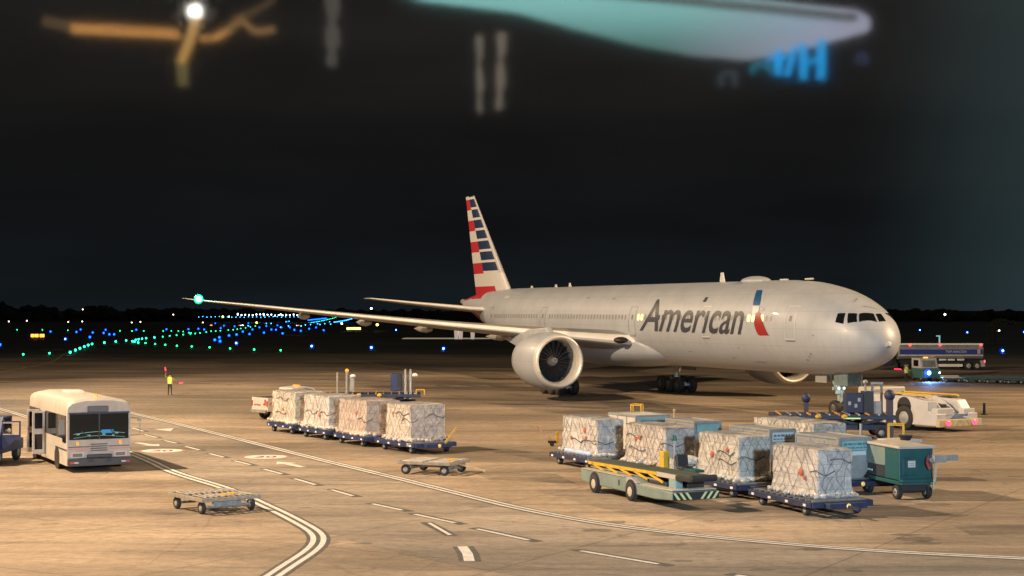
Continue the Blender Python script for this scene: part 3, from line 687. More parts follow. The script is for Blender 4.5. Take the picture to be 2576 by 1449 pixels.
a = MB(); a.cyl((0,0,.55),(0,0,2.9),.13,.17,14); a.bar((0,0,1.4),(-1.2,0,2.9),.12); a.cyl((0,-.4,.55),(0,.4,.55),.08,n=8); a.cyl((0,0,1.5),(0,0,1.75),.28,.28,14); a.bar((.12,0,1.0),(.45,0,1.35),.1,.3); a.bar((.45,0,1.35),(.14,0,1.7),.1,.3)
a.bar((-.1,-.45,1.85),(-.1,.45,1.85),.16,.2); a.build('strut', mat('nose_strut_cyan_light', (.34,.46,.48), .35, .1, var=.2), n_, smooth='auto')  # teal tint imitates cyan light falling on the strut
for y in (-.36, .36):
    w_ = MB(); wheel(w_, (0, y, .55), .55, .38); w_.build('wheel', [tyre, hub], n_, smooth='auto')
nose_door = mat('nose_gear_door', (.16,.22,.23), .4, .2, var=.3)
for y in (-.55, .55):
    d_ = MB(); d_.box((.95, y, 2.45), (1.5, .05, .75)); d_.build('gear_door', nose_door, n_)
    d_ = MB(); d_.box((-1.3, y, 2.45), (1.3, .05, .5)); d_.build('gear_door', wing_grey, n_)
for y in (-.2, .2): tl = MB(); tl.ball((.22,y,1.88), .1, sc=(.5,1,1)); tl.build('taxi_light', mat('taxi_lens', (.7,.75,.8), .1, emit=(.8,.95,1), es=1.2), n_)
# ================================================================ vehicles and equipment (local X forward)
def road_wheel(parent, c, r, w, name='wheel', hubmat=None, n=18):
    o = MB(); wheel(o, (0,0,0), r, w, n); x = o.build(name, [dark_rubber, hubmat or grey_metal], parent, smooth='auto'); x.location = c; return x
def window_strip(mb, pts, m): mb.add(pts, [tuple(range(len(pts)))], m)

# ---- apron bus
hd = Vector((.457,-.889,0)); c0 = (G(165,1187)+G(328,1180))/2; Lb, Wb, Hb = 8.6, 2.75, 3.12
bus = thing('bus', 'white apron bus with an open folding door and a blank destination box', 'bus', tuple((c0-hd*4.0).xy)+(0,), math.atan2(hd.y, hd.x))
x1, x0 = 4.25, -4.35
b = MB()
prof = [(-Wb/2,.28),(-Wb/2,2.52),(-Wb/2+.01,2.80),(-Wb/2+.06,2.93),(-Wb/2+.17,3.03),(-Wb/2+.42,3.10),(-.5,3.17),(.5,3.17),(Wb/2-.42,3.10),(Wb/2-.17,3.03),(Wb/2-.06,2.93),(Wb/2-.01,2.80),(Wb/2,2.52),(Wb/2,.28)]
def bus_ring(x, k=1.0, dz=0): return [(x, y*k, z if z < 2.5 else 2.5+(z-2.5)*(k*1.0)+dz) for y, z in prof]
b.loft([bus_ring(x0, .975, -.10), bus_ring(x0+.10), bus_ring(x1-.5), bus_ring(x1-.10, 1, -.02), bus_ring(x1, .985, -.10)], caps=True)
b.build('body', mat('bus_paint', (.38,.35,.315), .45, var=.2, scale=1.6, coat=.1), bus, smooth='auto')
w_ = MB(); w_.box((x1+.012, 0, 1.94), (.03, 2.54, 1.10)); ws = w_.build('windscreen', dark_glass, bus, bevel=.01)
w_ = MB(); w_.box((x1+.03, 0, 1.94), (.03, .06, 1.10)); w_.build('pillar', black_paint, ws)
dash = MB()
for k in range(16):
    y = -1.1+2.2*k/15; y2 = -1.1+2.2*(k+1)/15
    if k < 15: dash.bar((x1+.034, y, 1.62+.10*math.cos(y*1.3)), (x1+.034, y2, 1.62+.10*math.cos(y2*1.3)), .012, .022); dash.bar((x1+.034, y, 1.50+.05*math.cos(y*2.1)), (x1+.034, y2, 1.50+.05*math.cos(y2*2.1)), .012, .016)
for y, z in ((-.9,1.62),(-.45,1.57),(.2,1.6),(.62,1.55),(.75,1.64)): dash.box((x1+.034, y, z), (.012,.14,.05))
dash.build('dashboard_glint', mat('dash_teal', (.14,.42,.38), .4), ws)
sv = MB(); sv.box((x1+.034, .35, 1.72), (.014, .52, .16)); sv.build('blue_card', mat('card_blue', (.02,.25,.6), .5), ws, bevel=.005)
for y in (-.35, .75):
    wp = MB(); wp.bar((x1+.07, y, 1.42), (x1+.07, y-.42 if y < 0 else y-.25, 1.78), .03); wp.build('wiper', black_paint, ws)
t_ = MB(); t_.box((x1-.02, -.05, 2.70), (.14, .90, .26)); t_.build('destination_box', mat('blind_grey', (.10,.10,.11), .3), bus, bevel=.03)
tx = MB(); text_on(tx, 's.com', (x1-.045, .62, 2.66), (0,1,0), (0,0,1), .46, .16); tx.build('lettering', let_grey, bus)
br_ = MB(); br_.box((x1-.01, 0, 2.53), (.08, 2.6, .07)); br_.build('visor_strip', navy_paint, bus)
gr_ = MB()
for k in range(4): gr_.box((x1+.012, 0, 1.18-.09*k), (.03, .72, .035))
gr_.build('grille', black_paint, bus)
for y in (-.92, .92):
    l_ = MB(); l_.box((x1+.012, y, 1.23), (.03, .11, .16)); l_.build('indicator', orange_lens, bus, bevel=.01)
    l_ = MB(); l_.box((x1+.012, y, .73), (.04, .42, .15)); l_.build('headlight', mat('headlamp_glass', (.22,.2,.2), .12, .3), bus, bevel=.02)
    f = MB(); f.box((x1+.008, y, .73), (.03, .56, .25)); f.build('headlight_frame', white_paint, bus, bevel=.01)
    s_ = MB(); s_.box((x1+.010, y*.93, .985), (.02, .92, .035), m=0); s_.box((x1+.010, y*.93, 1.08), (.02, .92, .03), m=1); s_.build('stripe', [mat('pale_red', (.55,.2,.17), .5), navy_paint], bus)
bp = MB(); bp.box((x1+.06, 0, .43), (.3, 2.70, .34)); bp.box((x1+.05, 0, .68), (.26, 1.05, .14)); bump_ = bp.build('bumper', mat('bumper_grey', (.045,.045,.055), .5, var=.3), bus, bevel=.03)
for y in (-.38, .38): l_ = MB(); l_.box((x1+.215, y, .50), (.02, .2, .14)); l_.build('fog_lamp_recess', black_paint, bump_)
for y, k in ((-1.1,0), (1.1,1)):
    l_ = MB(); l_.box((x1+.215, y-.09, .42), (.02, .18, .07), m=0 if k == 0 else 1); l_.box((x1+.215, y+.09, .42), (.02, .18, .07), m=1 if k == 0 else 0); l_.build('reflector', [mat('reflector_red', (.6,.05,.03), .3), white_paint], bump_)
# side (starboard = towards the camera's left is local -Y)
for sd in (-1, 1):
    y = sd*(Wb/2+.008)
    for xa, xb, za, zb in ((-4.2,-3.0,1.42,2.42),(-2.94,-1.7,1.42,2.42),(-.35,.9,1.42,2.42),(.96,2.2,1.42,2.42),(2.26,3.3,1.42,2.42),(3.36,4.1,1.25,2.42)):
        w_ = MB(); w_.box(((xa+xb)/2, y, (za+zb)/2), (xb-xa, .02, zb-za)); w_.build('side_window', dark_glass, bus, bevel=.008)
    s_ = MB(); s_.box((-3.6, sd*(Wb/2+.008), .95), (1.3, .018, .05)); s_.box((3.0, sd*(Wb/2+.008), .95), (2.4, .018, .05)); s_.build('stripe', navy_paint, bus)
    for xa in (-3.0, 2.2):
        a_ = MB(); a_.cyl((xa, sd*(Wb/2-.02), .48), (xa, sd*(Wb/2+.012), .48), .52, n=24); a_.build('wheel_arch', black_paint, bus)
        road_wheel(bus, (xa, sd*(Wb/2-.14), .46), .46, .28)
op = MB(); op.box((-1.02, -(Wb/2+.004), 1.40), (1.16, .02, 1.92)); op.build('door_opening', black_paint, bus)
for xa in (-1.66, -.38):
    d_ = MB(); fr = [(0,.45),(0,2.38),(.0,2.38)]
    d_.box((xa, -(Wb/2+.32), 1.42), (.05, .56, 1.95)); dd = d_.build('door', cream_paint, bus, bevel=.02)
    for zc_, hh_ in ((1.95,.72),(1.0,.7)):
        w_ = MB(); w_.box((xa, -(Wb/2+.32), zc_), (.07, .36, hh_)); w_.build('door_window', dark_glass, dd, bevel=.02)
mr_ = MB(); mr_.bar((4.2,-Wb/2,2.2),(4.5,-Wb/2-.22,2.2),.04); mr_.box((4.5,-Wb/2-.26,1.98),(.1,.2,.62)); mr_.build('mirror', mat('mirror_grey', (.2,.19,.19), .3, .4), bus, bevel=.02)
mr_ = MB(); mr_.tube([(4.2,Wb/2,2.3),(4.45,Wb/2+.35,2.25),(4.45,Wb/2+.35,1.55),(4.2,Wb/2,1.5)],.018); mr_.box((4.45,Wb/2+.33,2.18),(.06,.16,.1)); mr_.build('mirror', grey_metal, bus)
bc = MB(); bc.cyl((3.7,0,3.12),(3.7,0,3.3),.09,.07,12); bc.build('beacon', orange_lens, bus, smooth='auto')
hv = MB(); hv.box((-1.6,.1,3.2),(1.1,.9,.12),taper=.85); hv.build('roof_hatch', white_paint, bus, bevel=.03)
mk = MB()
for y in (-.2,-.07,.06,.19): mk.box((4.05,y,3.10),(.1,.07,.05))
mk.build('marker_lamp', black_paint, bus)
sm = MB(); sm.box((-3.72,-(Wb/2+.008),1.12),(.12,.014,.34)); sm.build('side_marking', mat('pale_red', (.55,.2,.17)), bus)

# ---- truck with an open door at the frame's left edge
tk = thing('truck', 'blue truck cab with its window door swung open beside the bus', 'truck', tuple(G(-30,1166).xy)+(0,), R(-90))
b = MB(); b.prism([(-2.6,.5),(-2.6,1.0),(-.9,1.05),(-.9,2.15),(.25,2.15),(.75,1.35),(1.35,1.2),(1.4,.5)], -.95, .85, 'XZ'); b.build('cab', blue_paint, tk, bevel=.05)
w_ = MB(); w_.box((-.3,.865,1.75),(.95,.02,.55)); w_.build('side_window', dark_glass, tk)
for x in (-1.9, .8):
    for y in (-.8, .72): road_wheel(tk, (x,y,.38), .38, .24)
dr = MB(); d_t = .035
pl = [(.9,.62),(1.34,.62+.16),(1.62,1.0),(1.62,1.95),(.9,1.95)]
for a, b_ in zip(pl, pl[1:]+pl[:1]): pass
dr.prism([(.86,.72),(1.16,.86),(1.42,1.12),(1.70,1.16),(1.70,1.36),(.86,1.36)], .6, .6+d_t, 'YZ')
for q in ([(.86,1.36),(.90,1.36),(.90,1.98),(.86,1.98)], [(.86,1.92),(1.70,1.92),(1.70,1.98),(.86,1.98)], [(1.63,1.36),(1.70,1.36),(1.70,1.92),(1.63,1.92)]): dr.prism(q, .6, .6+d_t, 'YZ')
dob = dr.build('door', blue_paint, tk)
wf = MB()
for q in ([(.90,1.36),(1.63,1.36),(1.63,1.40),(.90,1.40)], [(.90,1.88),(1.63,1.88),(1.63,1.92),(.90,1.92)], [(1.59,1.40),(1.63,1.40),(1.63,1.88),(1.59,1.88)]): wf.prism(q, .59, .6+d_t+.01, 'YZ')
wf.build('window_frame', cream_paint, dob)
mi = MB(); mi.ball((.66,1.2,1.55),.09,sc=(.4,1,1.2)); mi.build('mirror', steel, tk)

# ---- empty container dollies
def flat_dolly(loc, rz, label, L=2.9, Wd=2.3, bar=True, grp='empty flat dollies'):
    T = thing('container_dolly', label, 'dolly', loc, rz, grp)
    f = MB(); z = .50
    for y in (-Wd/2, Wd/2): f.box((0,y,z),(L,.09,.13))
    for x in (-L/2, L/2): f.box((x,0,z),(.09,Wd,.13))
    for x in (-L/4, 0, L/4): f.box((x,0,z-.01),(.07,Wd,.1))
    for y in (-Wd/4, 0, Wd/4): f.box((0,y,z-.015),(L,.06,.09))
    f.build('frame', mat('worn_dolly_paint', (.27,.245,.21), .55, .2, var=.4, scale=6), T, bevel=.01)
    for k in range(9):
        r_ = MB(); y = -Wd/2+.2+(Wd-.4)*k/8
        for sx in (-1, 1): r_.cyl((sx*.15, y, z+.06), (sx*(L/2-.15), y, z+.06), .035, n=8)
        r_.build('roller', steel, T)
    for x, y in ((.6,.4),(.9,-.1)): q = MB(); q.box((x,y,z+.10),(.3,.08,.05)); q.build('yellow_stop', yellow_paint, T)
    q = MB(); q.cyl((0,0,.34),(0,0,.48),.5,.5,20); q.box((0,0,.32),(L*.8,.12,.14)); q.build('turntable', grey_metal, T)
    for x in (-L*.36, L*.36):
        a = MB(); a.cyl((x,-Wd*.42,.22),(x,Wd*.42,.22),.05,n=8); a.box((x,0,.32),(.12,Wd*.5,.18)); a.build('axle', grey_metal, T)
        for y in (-Wd*.44, Wd*.44): road_wheel(T, (x,y,.215), .215, .14)
    if bar: q = MB(); q.bar((L/2,.12,.42),(L/2+1.15,0,.18),.05); q.bar((L/2,-.12,.42),(L/2+1.15,0,.18),.05); q.cyl((L/2+1.15,0,.14),(L/2+1.15,0,.24),.08,n=10); q.build('tow_bar', mat('tan_paint', (.42,.33,.20), .6, var=.2), T)
    return T
flat_dolly((-10.45, 55.9, 0), R(-52), 'empty cream flat dolly standing on the double white line', 2.6, 2.15, False)
flat_dolly((-3.35, 68.3, 0), R(-22), 'empty flat dolly with a tan tow bar between the pallet train and the road', 2.5, 2.0)

# ---- pallet dollies and netted pallets
def pallet_dolly(loc, rz, label, L=5.0, Wd=2.2, grp='blue pallet dollies', pm=None, bar=True, lift=False):
    T = thing('pallet_dolly', label, 'dolly', loc, rz, grp); pm = pm or blue_paint
    f = MB(); z = .42
    f.box((0,0,z-.03),(L,Wd*.55,.12))
    for y in (-Wd/2, Wd/2): f.box((0,y,z),(L*.86,.12,.2))
    for x in (-L*.43, L*.43): f.box((x,0,z),(.16,Wd,.2)); 
    for x in [(-.4+.2*i)*L*.9 for i in range(5)]: f.box((x,0,z+.01),(.09,Wd,.16))
    for x in (-L/2+.1, L/2-.1): f.box((x,0,z-.02),(.36,Wd*.62,.18))
    f.build('deck', pm, T, bevel=.015)
    for k in range(11):
        x = -L*.4+L*.8*k/10; r_ = MB(); r_.cyl((x,-Wd*.46,z+.11),(x,Wd*.46,z+.11),.04,n=7); r_.build('roller', steel, T)
    for x in (-L*.36, -L*.12, L*.12, L*.36):
        for sy in (-1, 1):
            l_ = MB(); l_.box((x, sy*(Wd/2+.07), z-.02),(.16,.02,.08)); l_.build('reflector', mat('reflector_pale', (.75,.70,.66), .25), T)
    l_ = MB(); l_.ball((L/2+.09,0,z-.02),.09,sc=(.4,1,1)); l_.build('reflector', mat('reflector_amber', (.8,.5,.1), .3, emit=(1,.7,.25), es=.25), T)
    for x in (-L*.3, L*.3):
        for y in (-Wd*.42, Wd*.42): road_wheel(T, (x,y,.2), .2, .18)
    if bar:
        q = MB(); q.bar((L/2,0,.38),(L/2+.75,0,.35),.1) if not lift else q.bar((L/2-.1,Wd*.18,.5),(L/2+.1,Wd*.42,1.25),.10); q.build('tow_bar', yellow_paint if lift else pm, T)
    return T
wrap_lib = []
def wrap_mat(name, col, tint, k):
    m = bpy.data.materials.new(name); m.use_nodes = True; t = m.node_tree; b = t.nodes['Principled BSDF']; L_ = t.links.new
    c = nd(t, 'ShaderNodeTexCoord')
    n1 = nd(t, 'ShaderNodeTexNoise'); n1.inputs['Scale'].default_value = 3.0; n1.inputs['Detail'].default_value = 8; n1.inputs['Roughness'].default_value = .75; n1.inputs['Distortion'].default_value = .9
    n2 = nd(t, 'ShaderNodeTexVoronoi', feature='DISTANCE_TO_EDGE'); n2.inputs['Scale'].default_value = 4.4
    n3 = nd(t, 'ShaderNodeTexNoise'); n3.inputs['Scale'].default_value = 2.3; n3.inputs['Detail'].default_value = 2
    mp = nd(t, 'ShaderNodeMapping'); mp.inputs['Location'].default_value = (k*3.1, k*1.7, k); L_(c.outputs['Object'], mp.inputs[0])
    wm = nd(t, 'ShaderNodeMixRGB'); wm.inputs[0].default_value = .14; L_(mp.outputs[0], wm.inputs[1])
    L_(mp.outputs[0], n1.inputs[0]); L_(mp.outputs[0], n3.inputs[0]); L_(n1.outputs['Color'], wm.inputs[2]); L_(wm.outputs[0], n2.inputs[0])
    r = nd(t, 'ShaderNodeValToRGB'); r.color_ramp.elements[0].position = .35; r.color_ramp.elements[0].color = (*[x*.62 for x in col], 1); r.color_ramp.elements[1].position = .60; r.color_ramp.elements[1].color = (*col, 1); L_(n1.outputs[0], r.inputs[0])  # creases darkened in colour by the noise that drives the bump
    mx = nd(t, 'ShaderNodeMixRGB'); mx.inputs[2].default_value = (*tint, 1); L_(r.outputs[0], mx.inputs[1]); rr = nd(t, 'ShaderNodeMapRange'); rr.inputs['From Min'].default_value = .5; rr.inputs['From Max'].default_value = .66; rr.inputs['To Max'].default_value = .55; L_(n3.outputs[0], rr.inputs[0]); L_(rr.outputs[0], mx.inputs[0])
    sx_ = nd(t, 'ShaderNodeSeparateXYZ'); L_(c.outputs['Object'], sx_.inputs[0]); sm_ = nd(t, 'ShaderNodeMath', operation='ADD'); L_(sx_.outputs['X'], sm_.inputs[0]); L_(sx_.outputs['Y'], sm_.inputs[1])
    cb_ = nd(t, 'ShaderNodeCombineXYZ'); L_(sm_.outputs[0], cb_.inputs[0]); L_(sx_.outputs['Z'], cb_.inputs[1]); dm_ = nd(t, 'ShaderNodeMixRGB'); dm_.inputs[0].default_value = .05; L_(cb_.outputs[0], dm_.inputs[1]); L_(n1.outputs['Color'], dm_.inputs[2])
    bk = nd(t, 'ShaderNodeTexBrick'); bk.inputs['Scale'].default_value = 1; bk.inputs['Brick Width'].default_value = .62+.06*k; bk.inputs['Row Height'].default_value = .36+.05*(k % 3); bk.inputs['Mortar Size'].default_value = .012; bk.inputs['Mortar Smooth'].default_value = .6
    bk.inputs['Color1'].default_value = (1.06,1.06,1.06,1); bk.inputs['Color2'].default_value = (.86,.87,.88,1); bk.inputs['Mortar'].default_value = (.6,.58,.56,1); L_(dm_.outputs[0], bk.inputs[0])
    ml_ = nd(t, 'ShaderNodeVectorMath', operation='MULTIPLY'); L_(mx.outputs[0], ml_.inputs[0]); L_(bk.outputs['Color'], ml_.inputs[1])
    L_(ml_.outputs[0], b.inputs['Base Color']); b.inputs['Roughness'].default_value = .25; b.inputs['Coat Weight'].default_value = .5; b.inputs['Coat Roughness'].default_value = .15
    bp = nd(t, 'ShaderNodeBump'); bp.inputs['Strength'].default_value = 1.0; bp.inputs['Distance'].default_value = .13; L_(n1.outputs[0], bp.inputs['Height']); L_(bp.outputs[0], b.inputs['Normal'])
    return m
wraps = [wrap_mat('pallet_wrap_pink', (.66,.60,.55), (.52,.48,.45), 1), wrap_mat('pallet_wrap_cream', (.68,.63,.56), (.58,.53,.44), 2), wrap_mat('pallet_wrap_pale', (.66,.63,.60), (.50,.52,.55), 3), wrap_mat('pallet_wrap_rose', (.60,.52,.47), (.54,.40,.36), 4)]
net_m = mat('cargo_net', (.20,.175,.15), .8); net_r = mat('red_tag', (.42,.09,.05), .6)
net_pale = mat('pale_net', (.27,.235,.20), .7)
def pallet(loc, rz, label, L, Wd, Hh, seed, wm, group, tags=1, net_c=None, skirt=True):
    T = thing('cargo_pallet', label, 'cargo pallet', loc, rz, group); rnd = random.Random(seed); z0 = .56
    base = MB(); base.box((0,0,z0+.02),(L+.25,Wd+.25,.04)); base.build('pallet_base', grey_metal, T)
    # the wrapped load: a wrinkled box that bulges at its foot
    b = MB(); nu = 22; nz = 14
    def pt(u, t):
        per = 2*(L+Wd); q = (u % 1)*per
        if q < L: x, y, nx, ny = -L/2+q, -Wd/2, 0, -1
        elif q < L+Wd: x, y, nx, ny = L/2, -Wd/2+q-L, 1, 0
        elif q < 2*L+Wd: x, y, nx, ny = L/2-(q-L-Wd), Wd/2, 0, 1
        else: x, y, nx, ny = -L/2, Wd/2-(q-2*L-Wd), -1, 0
        k = .045*noise.noise(Vector((x*1.9+seed, y*1.9, t*4)))+.03*noise.noise(Vector((x*6, y*6+seed, t*11)))
        k += (.10*(max(0, .22-t)/.22)**2)-.03*t
        return Vector((x*(1-.0*t)+nx*k, y+ny*k, z0+.04+t*Hh+.02*noise.noise(Vector((x*2, y*2, seed)))))
    n = 4*nu
    us = []
    for sd_, (a, ln) in enumerate(((0, L), (L, Wd), (L+Wd, L), (2*L+Wd, Wd))):
        for i in range(nu): us.append((a+ln*i/nu)/(2*(L+Wd)))
    rings = [[tuple(pt(u, j/nz)) for u in us] for j in range(nz+1)]
    b.loft(rings, caps=False)
    # top sheet
    tv = []; g_ = 10
    for i in range(g_+1):
        for j in range(g_+1):
            x = -L/2+L*i/g_; y = -Wd/2+Wd*j/g_; edge = i in (0, g_) or j in (0, g_)
            tv.append((x*.985, y*.985, z0+.04+Hh+(0 if edge else .05)+.04*noise.noise(Vector((x*1.5, y*1.5, seed+9)))))
    b.add(tv, [(i*(g_+1)+j, (i+1)*(g_+1)+j, (i+1)*(g_+1)+j+1, i*(g_+1)+j+1) for i in range(g_) for j in range(g_)])
    b.build('wrapped_load', wm, T, smooth=True)
    # diagonal net over the sides
    nb = MB(); per = 2*(L+Wd); step = .36; kmax = int(per/step)
    for k_ in range(kmax):
        for dr_ in (-1, 1):
            u = k_*step/per+rnd.uniform(-.006,.006); pts = []; N = 9
            for i in range(N):
                t = 1-i/(N-1); uu = u+dr_*(1-t)*Hh*.62/per+.022*noise.noise(Vector((k_*1.3, i*.55, seed)))+.008*noise.noise(Vector((k_*3.3, i*1.7, seed+4)))
                p = pt(uu % 1, t); q = pt((uu+.002) % 1, t); dd = (q-p).xy
                nn = Vector((dd.y, -dd.x, 0)); nn = nn.normalized() if nn.length > 1e-6 else Vector((0,0,0))
                pts.append(p+nn*.022)
            if rnd.random() < .74:
                for a, c in zip(pts, pts[1:]):
                    if (a-c).length < .5: nb.bar(a, c, rnd.choice((.008,.010,.015)), .010)
    for i in range(1, int(L/.34)): 
        x = -L/2+i*.34; nb.bar((x,-Wd/2,z0+Hh+.10),(x+rnd.uniform(-.1,.1),Wd/2,z0+Hh+.10),.015)
    nb.build('cargo_net', net_c or net_m, T)
    # straps and loose folds at the foot
    for k_ in range(3):
        u = rnd.random()*.5; z_ = rnd.uniform(.3,.8); st = MB(); pts = []
        for i in range(8):
            p = pt((u+i*.02) % 1, z_+.05*math.sin(i)+rnd.uniform(-.02,.02)); c_ = Vector((p.x, p.y, 0)); pts.append(p+c_.normalized()*.035)
        for a, c in zip(pts, pts[1:]):
            if (a-c).length < .6: st.bar(a, c, .03, .03)
        st.build('strap', mat('dark_strap', (.10,.09,.08), .8), T)
    sk_ = MB()
    sk_.loft([[tuple(pt(i/60, .01)+Vector((pt(i/60,.01).x, pt(i/60,.01).y, 0)).normalized()*dd+Vector((0,0,zz))) for i in range(60)] for dd, zz in ((.02,.12),(.10,.02),(.0,-.02))], caps=False)
    for i in range(46):
        u = i/46; p = pt(u, .0); c_ = Vector((p.x, p.y, 0)).normalized()
        sk_.ball(tuple(p+c_*rnd.uniform(.0,.09)+Vector((0,0,rnd.uniform(-.02,.10)))), rnd.uniform(.05,.12), n=6, k=4, sc=(1.2,1.2,.9))
    sk_.build('wrap_fold', wm, T, smooth=True)
    for k_ in range(tags):
        p = pt((rnd.uniform(.25,.75)*L)/per, rnd.uniform(.35,.75)); q = MB(); q.ball((p.x, p.y-.04, p.z), rnd.uniform(.07,.12), sc=(1,.35,1.1), n=7, k=5); q.build('red_tag', net_r, T)
    return T
# pallet train on the left: four loads
cs = [Vector((-12.2,91.2,0)), Vector((-9.85,87.2,0)), Vector((-7.45,83.0,0)), Vector((-4.8,79.2,0))]
rzt = math.atan2(-.84,.54)
desc = [('rearmost blue dolly of the four-car pallet train, nearest the pickup', 'rearmost netted pallet of the left train, beside the pickup truck'), ('second blue dolly of the left pallet train, counted from the pickup', 'second netted pallet of the left train, counted from the pickup'), ('third blue dolly of the left pallet train, under the rose-tinted load', 'third netted pallet of the left train with a rose-tinted side'), ('leading blue dolly of the left train with a raised yellow tow bar', 'leading netted pallet of the left train, above the raised yellow tow bar')]
for i, c in enumerate(cs):
    dl = pallet_dolly(tuple(c), rzt, desc[i][0], 4.1 if i < 3 else 4.6, 2.3, bar=True, lift=(i == 3))
    if i == 3:
        tx = MB(); text_on(tx, 'BLT', (1.3,-1.215,.36), (1,0,0), (0,0,1), .42, .16, bold=.02); tx.build('lettering', white_paint, dl)
    pallet(tuple(c), rzt, desc[i][1], 3.1 if i < 3 else 2.5, 1.95, 1.72, 11+i, wraps[[1,2,3,0][i]], 'netted pallets on the left train', tags=1, net_c=net_pale)
# pallet row on the right: four loads
rz2 = R(-65); h2 = Vector((math.cos(rz2), math.sin(rz2), 0)); n2 = Vector((-h2.y, h2.x, 0))
corners = [Vector((3.74,69.6,0)), Vector((6.25,64.7,0)), Vector((8.5,59.6,0)), Vector((10.44,54.0+.3,0))]
LW = [(3.4,1.30,1.56),(3.4,1.4,1.58),(2.9,1.4,1.62),(2.75,1.4,1.60)]
dsc = [('farthest blue pallet dolly of the right row, with a pale blue sheet on it', 'netted pallet at the far end of the right row, beside the raised white tow bar'), ('blue pallet dolly half hidden behind the middle of the belt loader', 'netted pallet directly behind the belt loader, with a red tag'), ('blue pallet dolly beyond the front end of the belt loader', 'netted pallet behind the front end of the belt loader, with crumpled sheet at its side'), ('nearest blue pallet dolly, in front at the lower right', 'nearest netted pallet with a red tag, in front of the curved metal container')]
for i, c in enumerate(corners):
    L_, W_, H_ = LW[i]; cen = c-h2*(L_/2)+n2*(W_/2)
    rzd = rz2 if i != 3 else R(-70)
    pallet_dolly(tuple(cen+h2*(.1 if i != 3 else -.15)), rzd, dsc[i][0], 5.0 if i == 3 else 4.6, 2.35, 'blue pallet dollies', navy_paint)
    pallet(tuple(cen), rz2, dsc[i][1], L_, W_, H_, 31+i, wraps[[2,0,1,0][i]], 'netted pallets in the right row', tags=2 if i else 3)
    if i == 0: q = MB(); [q.ball((-.9+.35*k_, -.78, .66), .2, sc=(1.3,.8,.7), n=8, k=5) for k_ in range(7)]; o_ = q.build('plastic_sheet', mat('blue_sheet', (.36,.44,.62), .4, bump=.5), None, smooth=True); o_.location = tuple(cen); o_.rotation_euler.z = rz2; tag(o_, 'pale blue plastic sheet crumpled at the foot of the farthest right pallet', 'plastic sheet')
q = MB(); [q.ball((random.uniform(-.8,.8), random.uniform(-.35,.35), .75+random.uniform(-.1,.35)), random.uniform(.15,.34), n=8, k=6, sc=(1.2,1,.8)) for _ in range(26)]
o_ = q.build('plastic_sheet', wraps[1], None, smooth=True); o_.location = tuple(corners[2]-h2*3.5-n2*.2); tag(o_, 'heap of loose cream plastic sheet between two netted pallets of the right row', 'plastic sheet')
# ---- aluminium containers in the second row
lab_t = mat('label_teal', (.20,.42,.43), .5, var=.2); lab_w = mat('label_white', (.50,.56,.58), .5, var=.15); lab_d = mat('label_dark', (.10,.16,.2), .5)
def container(corner, rz, L, Wd, Hh, label, style):
    T = thing('cargo_container', label, 'cargo container', (0,0,0), rz, 'metal cargo containers in the second row')
    h = Vector((math.cos(rz), math.sin(rz), 0)); n = Vector((-h.y, h.x, 0)); cen = Vector(corner)-h*L/2+n*Wd/2; T.location = tuple(cen); z0 = .5
    b = MB()
    if style == 'curved': pf = [(-Wd/2,z0+.42),(-Wd/2,z0+Hh),(Wd/2,z0+Hh),(Wd/2,z0+.7),(Wd/2-.1,z0+.36),(Wd/2-.35,z0+.08),(Wd/2-.6,z0),(-Wd/2+.5,z0),(-Wd/2+.2,z0+.12)]
    else: pf = [(-Wd/2,z0),(-Wd/2,z0+Hh),(Wd/2,z0+Hh),(Wd/2,z0)]
    b.prism(pf, -L/2, L/2, 'YZ'); b.build('shell', white_paint if style == 'white' else silver_alu, T, bevel=.03)
    r = MB()
    for x in (-L/2, L/2):
        for y in (-Wd/2, Wd/2): r.box((x,y,z0+Hh/2+.2),(.07,.07,Hh-.42))
        r.box((x,0,z0+Hh),(.08,Wd,.08))
    for y in (-Wd/2, Wd/2): r.box((0,y,z0+Hh),(L,.08,.08))
    for x in (-L/6, L/6): r.box((x,-Wd/2,z0+Hh/2+.2),(.05,.05,Hh-.42))
    r.build('edge_frame', silver_alu, T)
    f = MB(); x = L/2+.045
    f.box((x,0,z0+Hh-.28),(.01,Wd*.84,.36)); f.build('label_panel', lab_t if style != 'plain' else lab_w, T)
    rn = random.Random(len(label)); g_ = MB()
    for row, zz_ in enumerate((z0+Hh-.22, z0+Hh-.36)):
        y = -Wd*.36
        while y < Wd*.34: w_ = rn.uniform(.05,.2); g_.box((x+.008, y+w_/2, zz_), (.006, w_, .075 if row == 0 else .04)); y += w_+.045
        g_.box((x+.008, 0, zz_-(.045 if row == 0 else .03)), (.004, Wd*.78, .012))
    g_.box((x+.008, -Wd*.385, z0+Hh-.32), (.004, .012, .16))
    (g_.build('label_print', lab_d if style != 'blank' else lab_w, T) if style != 'blank' else None)
    f = MB(); f.box((x,.05,z0+Hh-.58),(.01,Wd*.6,.16)); f.build('label_panel', lab_w, T)
    return T
CR = [((5.7,73.2,0),'white','white-sided container with a flat pale lid, behind the farthest right pallets'), ((7.93,69.3,0),'blank','metal container with a plain teal label strip, between two netted pallets'), ((10.46,64.7,0),'plain','metal container with a printed panel, third in the second row'), ((12.4,60.5,0),'curved','metal container with a curved lower edge and teal label, beside the green power cart')]
